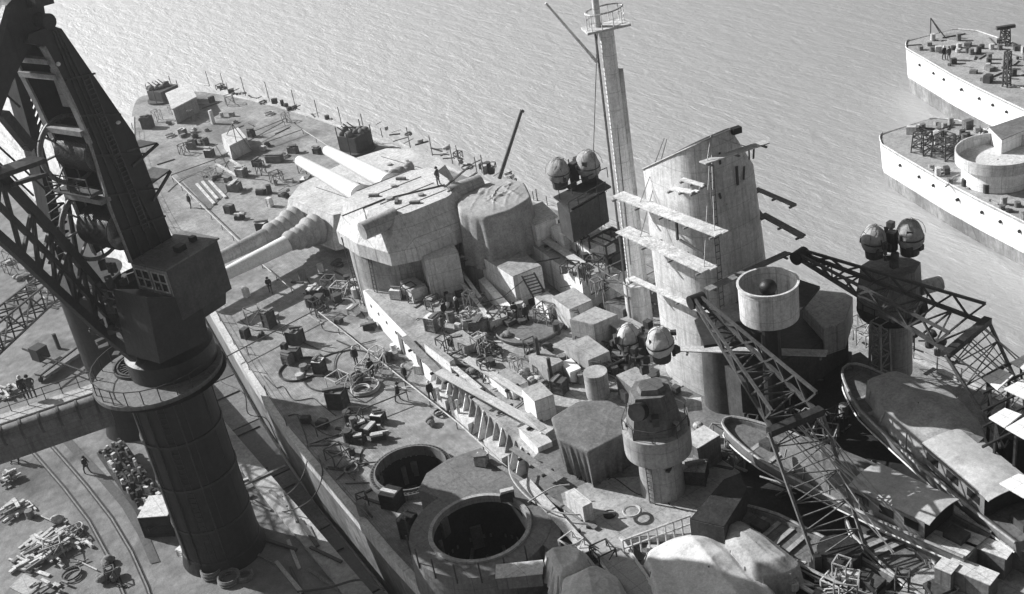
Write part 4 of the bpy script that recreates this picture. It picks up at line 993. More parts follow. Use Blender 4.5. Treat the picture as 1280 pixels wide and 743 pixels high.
line([(372, 740, -2.9), (410, 735, -2.4), (450, 725, -1.5), (480, 738, .2)], .08, 'cable', 'cable', 'heavy black cable drooping over the gap near the bottom edge', 'cable')
line([(636, 570, 4.2), (640, 598, 4), (668, 628, 3.8), (710, 643, 3.6), (770, 640, 3.4)], .06, 'air_hose', 'rope', 'long pale hose curving from the raised house round to the platform hatch', 'hose')
line([(660, 628, 4), (690, 610, 4), (712, 606, 4)], .05, 'air_hose', 'rope', 'short pale hose branching off the long curved one', 'hose')
line([(506, 314, 6), (520, 318, 5.5), (548, 326, 5), (580, 321, 5.6)], .06, 'air_hose', 'rope', 'pale cable sagging in front of the railed ventilator by the big turret', 'cable')
line([(478, 455, .1), (470, 460, .1), (430, 475, .1), (418, 468, .1), (425, 440, .1), (470, 425, .1)], .04, 'deck_cable', 'cable', 'thin dark cable lying in a loop between the two standing workmen and the crates', 'cable')

# timbers and trestles strewn along the quay edge under the crane
R = random.Random(31)
for k in range(26):
    x = R.uniform(88, 108); y = R.uniform(-26.5, -22); a0 = R.choice((0, .25, 1.6))+R.uniform(-.2, .2)
    if (V((x, y, 0))-V((97.6, -27.5, 0))).length < 3.2: continue
    b = MB(); b.box((x, y, ZQ+.26 if y > -23.1 else ZQ+.02), (R.uniform(1.5, 4.5), R.uniform(.12, .3), R.uniform(.08, .2)), a0)
    solo(b, 'loose_timber', R.choice(('old_plank', 'plank', 'old_plank', 'dark_paint')), 'weathered timber lying along the quay edge beside the column', 'timber', 'loose timbers along the quay edge')

# ================================================================== the two pale ships across the water
def far_ship(bow_w, dirp, L, wid, zd, label, stern_open=True, lower=2.0, name='warship'):
    bw = at(*bow_w, zd); q = at(*dirp, zd); bw.z = q.z = ZW; d = (q-bw); d.z = 0; d.normalize(); n_ = V((-d.y, d.x, 0))        # n_: away from the camera side?
    if n_.y < 0: n_ = -n_
    t = thing(name, label, 'ship', V((bw.x, bw.y, ZW)))
    def W(l, s, z): return V((bw.x, bw.y, 0))+d*l+n_*(s+wid/2)*1+V((0, 0, z))
    ls = [0, .4, 1.2, 2.5, 4.5, 7, 10, 14, 19, 25, 35, 55, L]
    def half(l): return wid/2*(.50+.28*min(1, max(l, 0)/2.5)**.6+.22*min(1, max(l, 0)/16))
    off = lambda l: 0
    Z = [ZW-.3, ZW+lower, zd]; K = [.93, .97, 1.0]
    # the near side hull line follows the photo: shift so that the near edge starts at the bow
    def P(l, s, z, k): 
        return V((bw.x, bw.y, 0))+d*(l-1.1+(1-k)*8*(1 if l < 8 else .3))+n_*(wid*.40+s*half(l)*k)+V((0, 0, z))
    for (i0, i1, m, nm) in ((0, 1, 'hull_grey', 'boot_topping'), (1, 2, 'hull_white', 'hull')):
        b = MB(); rows = []
        for z, k in ((Z[i0], K[i0]), (Z[i1], K[i1])):
            rows.append([P(l, 1, z, k) for l in reversed(ls)]+[P(l, -1, z, k) for l in ls])
        b.sheet(rows); b.build(nm, m, t, True)
    b = MB(); b.prism([P(l, 1, 0, 1) for l in reversed(ls)]+[P(l, -1, 0, 1) for l in ls[1:]], zd-.2, zd-.02); b.build('deck', 'grey_paint', t)
    b = MB()
    for s in (-1, 1):
        b.tube([P(l, s, zd+.06, 1) for l in ls], .08, 4)
    b.build('gunwale', 'light_paint', t)
    return t, P, d, n_
zd = -2.3; ze = -1.3
s1, Pa, d1, n1 = far_ship((1093, 176), (1280, 267), 60, 12, zd, 'nearer of the two white-hulled ships, with a broad round gun platform on deck', lower=1.5)
s2, Pb, d2, n2_ = far_ship((1126, 57), (1280, 129), 60, 12, ze, 'farther white-hulled ship, moored behind the one with the round platform', lower=2.0)
# round gun platform on the nearer ship
c = at(1248, 192, .4)
b = MB(); b.lathe((c.x, c.y, 0), [(3.3, -2.3), (3.3, -.4)], 48); b.build('platform_base', 'white_paint', s1, True)
b = MB(); b.lathe((c.x, c.y, 0), [(3.3, -.5), (3.9, -.3), (3.95, .9), (3.83, .9), (3.83, -.2), (.1, -.2)], 56); b.build('gun_platform', 'light_paint', s1, True)
def junk(n, polyfn, z, names, parent_group, label, cat, seed, smin=.25, smax=1.0, mats=('dark_paint', 'mid_paint', 'grey_paint', 'light_paint', 'crate_wood')):
    R = random.Random(seed)
    for i in range(n):
        p = polyfn(R); b = MB(); nm = R.choice(names)
        if nm == 'pole': b.box((p.x, p.y, z), (R.uniform(1.2, 3), .12, .12), R.random()*3)
        elif nm == 'drum': b.cyl((p.x, p.y, z), (p.x, p.y, z+R.uniform(.4, .9)), .3, .3, 10)
        else:
            s = R.uniform(smin, smax); b.box((p.x, p.y, z), (s, s*R.uniform(.5, 1), s*R.uniform(.4, 1)), R.random()*3)
        solo(b, nm, R.choice(mats), label[nm], cat[nm], parent_group[nm])
far_l = {'pole': 'loose pole on the foredeck of a white-hulled ship', 'drum': 'small drum on the foredeck of a white-hulled ship', 'deck_box': 'small box on the foredeck of a white-hulled ship'}
far_c = {'pole': 'pole', 'drum': 'drum', 'deck_box': 'box'}; far_g = {'pole': 'poles on the white ships', 'drum': 'drums on the white ships', 'deck_box': 'boxes on the white ships'}
junk(60, lambda R: Pa(R.uniform(1.5, 10), R.uniform(-.2, .9), 0, 1), zd, ('pole', 'drum', 'deck_box', 'pole'), far_g, far_l, far_c, 41)
junk(60, lambda R: Pb(R.uniform(1.5, 22), R.uniform(-.8, .9), 0, 1), ze, ('pole', 'drum', 'deck_box'), far_g, far_l, far_c, 43)
junk(30, lambda R: Pa(R.uniform(10, 26), R.uniform(-.95, -.6), 0, 1), zd, ('pole', 'drum', 'deck_box'), far_g, far_l, far_c, 44)
def post_frame(px, py, z, h, w_, parent, name, m='dark_paint', top=True):
    p = at(px, py, z); b = MB(); truss(b, p, p+V((0, 0, h)), w_, w_, w_*.8, w_*.8, 4, .06, .04)
    if top: b.box(p+V((0, 0, h)), (2.2, .5, .35), 1.0)
    return b.build(name, m, parent)
post_frame(1256, 56, ze, 2.0, .9, s2, 'sight_stand'); post_frame(1258, 108, ze, 4.0, .6, s2, 'lattice_mast', top=False)
post_frame(1153, 190, zd, 2.2, 1.6, s1, 'gun_frame', top=False); post_frame(1180, 196, zd, 2.4, 1.8, s1, 'gun_frame', top=False)
b = MB(); p = at(1163, 48, ze); b.bar(p, p+V((0, 0, 2.6)), .1); b.bar(p+V((0, 0, 2.6)), p+V((1.8, .5, .3)), .1); b.bar(p+V((0, 0, 2.6)), p+V((.2, 1.5, .3)), .08); b.build('boat_davit', 'dark_paint', s2)
block([(1236, 160), (1252, 176), (1300, 156), (1290, 142)], 1.2, -1.3, 'white_paint', 'superstructure', 'mid_paint', parent=s2)
b = MB()
for l in (6, 9.5, 12, 16, 19.5, 22, 24.5, 30):
    for P_, t_ in ((Pa, s1), (Pb, s2)):
        c_ = P_(l, -1, (zd if t_ is s1 else ze)-1.1, .997); bb = MB(); bb.cyl(c_-V((0, .1, 0)), c_+V((0, .12, 0)), .17, .17, 10); bb.build('porthole', 'void', t_)

# ================================================================== boats on the boat deck
def boat(p0, p1, wid, z0, h, label, cabin=None, cover=None, windows=3, tone='boat_hull', stern=.75):
    """p0 bow, p1 stern (pixels, read at gunwale height z0+h)"""
    a = at(*p0, z0+h); c = at(*p1, z0+h); a.z = c.z = 0; d = (c-a).normalized(); n_ = V((-d.y, d.x, 0)); L = (c-a).length
    t = thing('motor_boat', label, 'boat', V((a.x, a.y, z0))+d*L*.5, 'ship boats stowed on deck')
    def W(l, s, z): return V((a.x, a.y, 0))+d*l+n_*s+V((0, 0, z))
    def half(f): return wid/2*min(1, (f/.26)**.45 if f > 0 else 0)*(1-(1-stern)*max(0, (f-.6)/.4)**1.5)
    fs_ = [0, .012, .03, .06, .1, .16, .24, .34, .45, .58, .7, .82, .92, 1]
    b = MB(); rows = []
    for zz, k in ((0, .12), (.18, .45), (.4, .74), (.7, .93), (1.0, 1.0)):
        rows.append([W(f*L+(1-k)*1.2*(1-f), half(f)*k, z0+h*zz+(.35*(1-f)**3 if zz == 1 else 0)) for f in reversed(fs_)]+[W(f*L+(1-k)*1.2*(1-f), -half(f)*k, z0+h*zz+(.35*(1-f)**3 if zz == 1 else 0)) for f in fs_])
    b.sheet(rows); n = len(rows[0]); b.add([r[0] for r in rows]+[r[-1] for r in rows], [(0, 1, 6, 5), (1, 2, 7, 6), (2, 3, 8, 7), (3, 4, 9, 8)])
    b.build('hull', tone, t, True)
    b = MB(); b.sheet([[W(f*L, half(f)*k, z0+h-(.28 if abs(k) < .8 else .03)+.35*(1-f)**3) for f in fs_] for k in (-.98, -.84, -.79, -.4, 0, .4, .79, .84, .98)]); b.build('boat_deck', 'mid_paint', t, True, sharp=25)
    for k in range(5):
        f = .08+.09*k; bb = MB(); bb.bar(W(f*L, -half(f)*.82, z0+h-.1), W(f*L, half(f)*.82, z0+h-.1), .28, .07); bb.build('thwart', 'grey_paint', t)
    for f_, q_ in ((.2, .9), (.93, 1.1)):
        bb = MB(); p_ = W(f_*L, 0, z0+h-.3); bb.box(p_, (q_, q_*.8, .5), math.atan2(d.y, d.x)); bb.build('engine_hatch', 'dark_paint', t)
    bb = MB(); bb.tube([W(f*L, -half(f)*1.01, z0+h*.72) for f in fs_], .06, 4); bb.build('rubbing_strake', 'light_paint', t)
    for s in (-1, 1):
        b = MB(); b.tube([W(f*L, s*half(f), z0+h+.05+.35*(1-f)**3) for f in fs_], .09, 5); b.build('gunwale', 'grey_paint', t)
    if cabin:
        for (f0, f1, hh, wk, m) in cabin:
            w_ = wid*wk/2; b = MB()
            rw = []
            for k in range(9):
                s = -1+2*k/8; zz = z0+h+hh+.22*(1-s*s); rw.append([W(f0*L, s*w_, zz), W(f1*L, s*w_, zz)])
            b.sheet([[W(f0*L, -w_, z0+h-.1), W(f1*L, -w_, z0+h-.1)]]+rw+[[W(f0*L, w_, z0+h-.1), W(f1*L, w_, z0+h-.1)]])
            b.add([r[0] for r in rw]+[W(f0*L, w_, z0+h-.1), W(f0*L, -w_, z0+h-.1)], [tuple(range(11))])
            cabn = b.build('cabin', 'boat_hull', t)
            b = MB(); b.sheet([[p+V((0, 0, .05))+(d*(-.12) if i == 0 else d*.3) for i, p in enumerate(r)] for r in rw]); b.sheet([[p+V((0, 0, .0))+(d*(-.12) if i == 0 else d*.3) for i, p in enumerate(r)] for r in rw]); b.build('cabin_roof', m, cabn, True)
            b = MB(); b.add([W(f1*L-.02, -w_*.94, z0+h), W(f1*L-.02, w_*.94, z0+h), W(f1*L-.02, w_*.94, z0+h+hh), W(f1*L-.02, -w_*.94, z0+h+hh)], [(0, 1, 2, 3)]); b.build('cabin_dark_end', 'void', cabn)  # black sheet stands for the shade inside the open cabin end
            for k in range(windows):
                f = f0+(f1-f0)*(k+.5)/windows; l = (f1-f0)*L/windows*.28
                for s in (-1, 1):
                    b = MB(); y = s*(w_+.015); b.slab([W(f*L-l, y, z0+h+hh*.35), W(f*L+l, y, z0+h+hh*.35), W(f*L+l, y, z0+h+hh*.82), W(f*L-l, y, z0+h+hh*.82)], n_*s*.02); b.build('window', 'glass', cabn)
    return t, W, L, d, n_
bt1, W1, L1_, dd1, nn1 = boat((1060, 462), (1300, 668), 4.0, 3.4, 2.2, 'largest launch, farther from the funnel, its bow half under a wrinkled tarpaulin', [(.56, .86, 1.1, .74, 'boat_roof')])
bt2, W2, L2_, dd2, nn2 = boat((906, 530), (1222, 682), 3.4, 3.2, 1.9, 'motor boat nearest the funnel with a curved cabin roof and three side windows', [(.60, .87, 1.15, .8, 'boat_roof')])
boat((915, 640), (1105, 735), 2.6, 2.7, .9, 'low dark open boat wedged below the motor boat beside the tarpaulined stacks', None, tone='dark_paint')
boat((1062, 640), (1180, 745), 2.4, 2.7, .9, 'small pale-rimmed boat half hidden below the cabin windows of the motor boat', None, tone='grey_paint')
drape([(1082, 475), (1118, 462), (1190, 490), (1228, 530), (1200, 556), (1160, 560), (1120, 530), (1095, 500)], 6.5, 5.2, 'canvas', 'tarpaulin', 'creased grey tarpaulin over the fore part of the largest launch', 'tarpaulin', flare=.35, fold=.12, bulge=.6, seed=14, nf=18, sm=2, crease=.5, ridge=((1095, 470), (1215, 545)), hoops=4)
drape([(972, 548), (1010, 545), (1098, 580), (1128, 606), (1108, 628), (1060, 620), (1000, 580)], 5.9, 5.0, 'dark_canvas', 'tarpaulin', 'smooth dark cover stretched over the middle of the motor boat nearest the funnel', 'tarpaulin', flare=.15, fold=.04, bulge=.5, seed=15, sm=2, ridge=((985, 550), (1110, 615)), hoops=3)
block([(1183, 553), (1218, 560), (1230, 548), (1200, 538)], 6.8, 5.6, 'dark_paint', 'windscreen', 'mid_paint', parent=bt1)
# boat cradles
# tarpaulined stacks along the bottom edge
drape([(808, 690), (842, 672), (888, 664), (916, 682), (962, 735), (1000, 790), (870, 800), (822, 745)], 3.7, 2.7, 'light_canvas', 'tarpaulin', 'largest and brightest tarpaulin at the bottom edge, over a bulky stack', 'tarpaulin', flare=.5, fold=.2, bulge=.8, seed=21, sm=1, ridge=((862, 676), (950, 790)), hoops=3, crease=.3)
drape([(895, 655), (925, 650), (960, 672), (1003, 706), (985, 718), (945, 722), (915, 690)], 4.1, 2.7, 'canvas', 'tarpaulin', 'long ridged grey tarpaulin between the largest one and the low dark boat', 'tarpaulin', flare=.3, fold=.14, bulge=.55, seed=22, sm=2, ridge=((908, 656), (975, 714)), hoops=2, crease=.3)
drape([(682, 690), (712, 680), (735, 694), (728, 712), (700, 722)], 4.3, 2.7, 'light_canvas', 'tarpaulin', 'small tarpaulin peaked like a tent right beside the raised open ring', 'tarpaulin', flare=.5, fold=.15, bulge=.5, seed=23, sm=1, crease=.3, ridge=((690, 694), (726, 700)), hoops=1)
drape([(705, 722), (745, 706), (772, 722), (780, 760), (720, 770), (700, 750)], 4.2, 2.7, 'light_canvas', 'tarpaulin', 'tarpaulin cut by the bottom edge just below the small peaked one', 'tarpaulin', flare=.5, fold=.15, bulge=.6, seed=24, sm=1, crease=.3, ridge=((735, 712), (745, 770)), hoops=2)
crate(652, 727, 2.7, 2.6, 1.1, .9, .95, 'mid_paint', 'flat-topped grey locker below the raised open ring at the bottom edge', 'locker', 'locker', None, 'light_paint', False)
# boxes bottom right
for i, (px, py, w_, d_, h_, lb) in enumerate(((1182, 704, 2.8, 1.0, 1.5, 'left one of the long pale-topped lockers along the boat deck rail'), (1230, 708, 2.6, 1.0, 1.5, 'middle long pale-topped locker, joined to the left one behind the short lockers'), (1290, 712, 3.0, 1.1, 1.5, 'rightmost long pale-topped locker, cut by the right edge'), (1183, 733, .9, .9, 1.4, 'narrow upright locker in front of the long ones'), (1214, 737, 2.3, 1.0, 1.3, 'wide short locker next to the narrow upright one'))):
    crate(px, py, 3.4, w_, d_, h_, .22 if i < 3 else .2, 'mid_paint', lb, 'deck_locker', 'locker', 'lockers by the bottom right corner', 'light_paint', False)
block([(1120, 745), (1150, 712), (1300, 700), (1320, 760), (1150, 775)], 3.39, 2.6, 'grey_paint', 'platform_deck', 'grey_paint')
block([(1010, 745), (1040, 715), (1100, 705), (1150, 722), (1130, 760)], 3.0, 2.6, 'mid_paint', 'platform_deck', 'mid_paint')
# pale planking stages at the right edge
for k, (q, lb) in enumerate((([(1229, 472), (1250, 461), (1267, 469), (1247, 487)], 'small pale board leftmost in the upper row at the right edge'), ([(1255, 486), (1280, 473), (1300, 482), (1280, 498)], 'pale board right of and below the leftmost upper one'), ([(1263, 453), (1282, 443), (1296, 452), (1280, 462)], 'topmost pale board, half cut by the right edge'), ([(1236, 522), (1256, 510), (1277, 518), (1256, 534)], 'pale board in the middle of the right edge, clear of the jib'), ([(1257, 535), (1281, 521), (1300, 530), (1280, 548)], 'pale board cut by the right edge below the middle one'), ([(1249, 604), (1273, 592), (1300, 600), (1280, 622)], 'lowest pale board, by the stern of the largest launch'))):
    b = MB(); b.prism(wp(q, 9.0 if k < 5 else 7.5), 8.9 if k < 5 else 7.4, 9.0 if k < 5 else 7.5); solo(b, 'staging_board', 'white_paint', lb, 'board', 'pale boards at the right edge')
b = MB()
for y0 in (458, 478, 500, 520, 545): b.bar(at(1228, y0+14, 8.8), at(1290, y0-16, 8.8), .12)
for x_, y_ in ((1238, 478), (1262, 466), (1245, 530), (1270, 545)): q = at(x_, y_, 8.8); b.bar(q, V((q.x, q.y, 2.6)), .14)
b.bar(at(1232, 470, 8.7), at(1250, 560, 8.7), .12); b.bar(at(1275, 450, 8.7), at(1285, 560, 8.7), .12)
b.build('staging_frame', 'dark_steel', ship)
# steel plating under the boats, its colour darkened for the dim lower right
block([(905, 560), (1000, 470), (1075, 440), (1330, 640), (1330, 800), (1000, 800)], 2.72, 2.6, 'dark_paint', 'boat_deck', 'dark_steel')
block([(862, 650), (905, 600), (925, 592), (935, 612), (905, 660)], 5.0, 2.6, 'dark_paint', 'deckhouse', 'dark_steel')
# gangway with ropes in the foreground
b = MB(); b.sheet([[at(742, 690, 3.3), at(810, 790, 3.3)], [at(775, 672, 3.3), at(850, 775, 3.3)]]); 
for p, q in (((742, 690), (812, 792)), ((775, 672), (850, 780))): b.bar(at(*p, 3.4), at(*q, 3.4), .14)
solo(b, 'gangway', 'light_paint', 'pale gangway running out of the picture at the bottom between the tarpaulins', 'gangway')
b = MB(); a_, c_ = at(778, 676, 4.2), at(862, 645, 4.2); n = 8
b.bar(a_, c_, .1); b.bar(a_-V((0, 0, .6)), c_-V((0, 0, .6)), .08)
for i in range(n+1): q = a_.lerp(c_, i/n); b.bar(q, q-V((0, 0, 1.3)), .08)
b.build('railing', 'light_paint', ship)
b = MB(); a_, c_ = at(722, 467, 3.4), at(797, 432, 3.4); o_ = V((.8, .1, 0)); b.bar(a_, c_, .12); b.bar(a_+o_, c_+o_, .12)
for i in range(16): q = a_.lerp(c_, (i+.5)/16); b.bar(q, q+o_, .08)
solo(b, 'gangway_ladder', 'mid_paint', 'flat ladder laid from the white locker to the foot of the near domed director', 'ladder')
b = MB(); a_ = at(748, 494, 2.6); b.cyl(a_, a_+V((0, 0, 2.0)), .85, .85, 24); b.build('ventilator', 'grey_paint', ship, True)
b = MB(); a_ = at(733, 450, 2.6); b.ell(a_+V((0, 0, .7)), (.7, .7, .6)); b.build('hatch_dome', 'grey_paint', ship, True)
for (x0, y0, x1, y1, lb) in ((676, 462, 670, 422, 'left one of two dark upright pipes standing on the after deckhouse'), (690, 478, 685, 448, 'right, shorter one of the two dark upright pipes')):
    q = at(x0, y0, 2.62); b = MB(); h_ = rise(q, y1); b.cyl(q, q+V((0, 0, h_)), .16, .14, 12); b.cyl(q, q+V((0, 0, .12)), .34, .34, 12); solo(b, 'standpipe', 'dark_paint', lb, 'pipe', None, True)
b = MB(); q = at(662, 410, 2.62); b.cyl(q, q+V((0, 0, .25)), 2.7, 2.7, 44); b.lathe(q, [(2.75, .1), (2.85, .35), (2.75, .4)], 44); b.build('gun_pad', 'mid_paint', ship, True)

# long planks on the after deckhouse roof
def plank(p, q, z, w_, label, m='plank', name='long_plank', cat='plank', group='long planks on the deckhouse roof', sup=True):
    a_, c_ = at(*p, z), at(*q, z); b = MB(); b.bar(a_, c_, w_, .08); L = (c_-a_).length
    t = thing(name, label, cat, (a_+c_)/2, group); b.build('board', m, t)
    if sup:
        s = (c_-a_).normalized().cross(V((0, 0, 1)))
        for i in range(max(2, int(L/3))):
            q_ = a_.lerp(c_, (i+.5)/max(2, int(L/3))); b = MB(); b.bar(q_-s*w_*.9-V((0, 0, .12)), q_+s*w_*.9-V((0, 0, .12)), .16); b.build('batten', 'black_steel', t)
    return t
plank((548, 464), (687, 540), 3.6, .75, 'longest broad plank walkway crossing the deckhouse roof towards the covered mounting')
plank((582, 448), (660, 496), 3.7, .65, 'plank walkway parallel to and above the longest one')
plank((505, 421), (560, 478), 3.0, .6, 'plank running down along the white deckhouse wall', 'old_plank')
plank((545, 440), (600, 486), 3.2, .4, 'thin plank between the two broad walkways and the white wall', 'pale_plank', sup=False)
plank((566, 339), (612, 398), 3.6, .35, 'pale plank leaning past the white ladder house', 'pale_plank', sup=False)
plank((561, 318), (600, 372), 3.9, .3, 'grey plank beside the pale leaning one', 'plank', sup=False)
plank((676, 296), (728, 330), 5.9, .7, 'weathered plank bridge laid on black battens between the white blocks', 'plank')
plank((640, 560), (700, 600), 3.6, .5, 'dark plank from the white locker to the platform of the covered mounting', 'old_plank')
plank((655, 600), (735, 690), 3.3, .7, 'grey plank walkway dropping towards the small tent-like tarpaulin', 'plank')
plank((612, 575), (745, 660), 3.2, .3, 'thin dark spar above the grey walkway beside the raised ring', 'old_plank', sup=False)
for k, (x0, y0, x1, y1) in enumerate(((560, 489, 567, 519), (570, 500, 575, 522), (546, 484, 549, 500))):
    b = MB(); b.bar(at(x0, y0, 2.0), at(x1, y1, .6), .22, .1); solo(b, 'white_batten', 'white_paint', ('leftmost tall', 'rightmost', 'shortest')[k]+' of the white battens leaning on the deckhouse wall', 'batten', 'white battens on the deckhouse wall')

# ================================================================== deck rails, awning spars and stanchions
def spar(pts_, z, r, label, m='light_paint', legs=True, name='guard_rail'):
    P = [at(x, y, z) for x, y in pts_]; t = thing(name, label, 'rail', P[0]*1, 'low rails round the deck openings'); b = MB(); b.tube(P, r, 6); b.build('rail', m, t)
    for a_, c_ in zip(P[:-1], P[1:]):
        n = max(1, int((c_-a_).length/3.5))
        for i in range(n+1):
            q = a_.lerp(c_, i/n); 
            if i == n and c_ is not P[-1]: continue
            b = MB(); b.bar(q, V((q.x, q.y, 0)), .06); b.build('leg', 'dark_paint', t)
spar([(398, 390), (570, 527), (640, 590)], .7, .055, 'long pale rail past the two standing workmen along the white wall side')
spar([(215, 221), (305, 308)], .7, .055, 'pale rail near the black crane tower running aft of the trained-out guns')
spar([(327, 330), (364, 361)], .5, .05, 'short pale rail just forward of the trained-out gun barrels')
spar([(394, 388), (262, 457)], .8, .05, 'dark rail crossing the deck to the quay side behind the crates', 'dark_paint')
spar([(508, 490), (394, 535)], .8, .05, 'dark rail crossing the deck above the first open ring', 'dark_paint')
spar([(214, 219), (268, 200), (355, 152)], .6, .05, 'rail across the quarterdeck beside the stacked pale planks', 'dark_paint')
spar([(318, 164), (358, 148), (378, 162), (330, 179)], .6, .05, 'rail round the square opening on the far quarterdeck', 'mid_paint')
spar([(378, 162), (412, 184)], .6, .05, 'short pale rail ending at the muzzle of the upper gun')
b = MB()
def stan(px, py, z, h, label=None, tilt=(0, 0), parent=ship):
    p = at(px, py, z); b = MB(); b.bar(p, p+V((tilt[0], tilt[1], h)), .085, .085); b.build('stanchion', 'mid_paint', parent)
for (px, py, h) in ((262, 108, 2.3), (281, 113, 2.6), (286, 117, 1.6), (307, 120, 2.8), (337, 127, 2.8), (370, 137, 2.8), (398, 147, 2.4), (427, 156, 2.4), (455, 163, 2.2), (478, 172, 1.2), (513, 185, 2.6), (541, 196, 2.6), (566, 205, 2.4), (574, 207, 2.4), (596, 215, 1.8), (605, 219, 2.4), (672, 252, 1.4)):
    stan(px, py, 0, h)
for i in range(17):
    x = 8+i*5.2; y = -hb(x, -1)+.35; b = MB(); b.bar((x, y, .1), (x, y, 1.15), .07); b.build('stanchion', 'mid_paint', ship)
for i in range(30):
    x = 68+i*2.1; y = hb(x)-.3; b = MB(); b.bar((x, y, .1), (x, y, 1.15), .07); b.build('stanchion', 'mid_paint', ship)
for s in (-1, 1):
    for zz in (.62, 1.12):
        b = MB(); b.tube([V((x, s*(hb(x, s)-.33), zz)) for x in range(8 if s < 0 else 68, 131, 3)], .022, 4); b.build('guard_wire', 'mid_paint', ship)

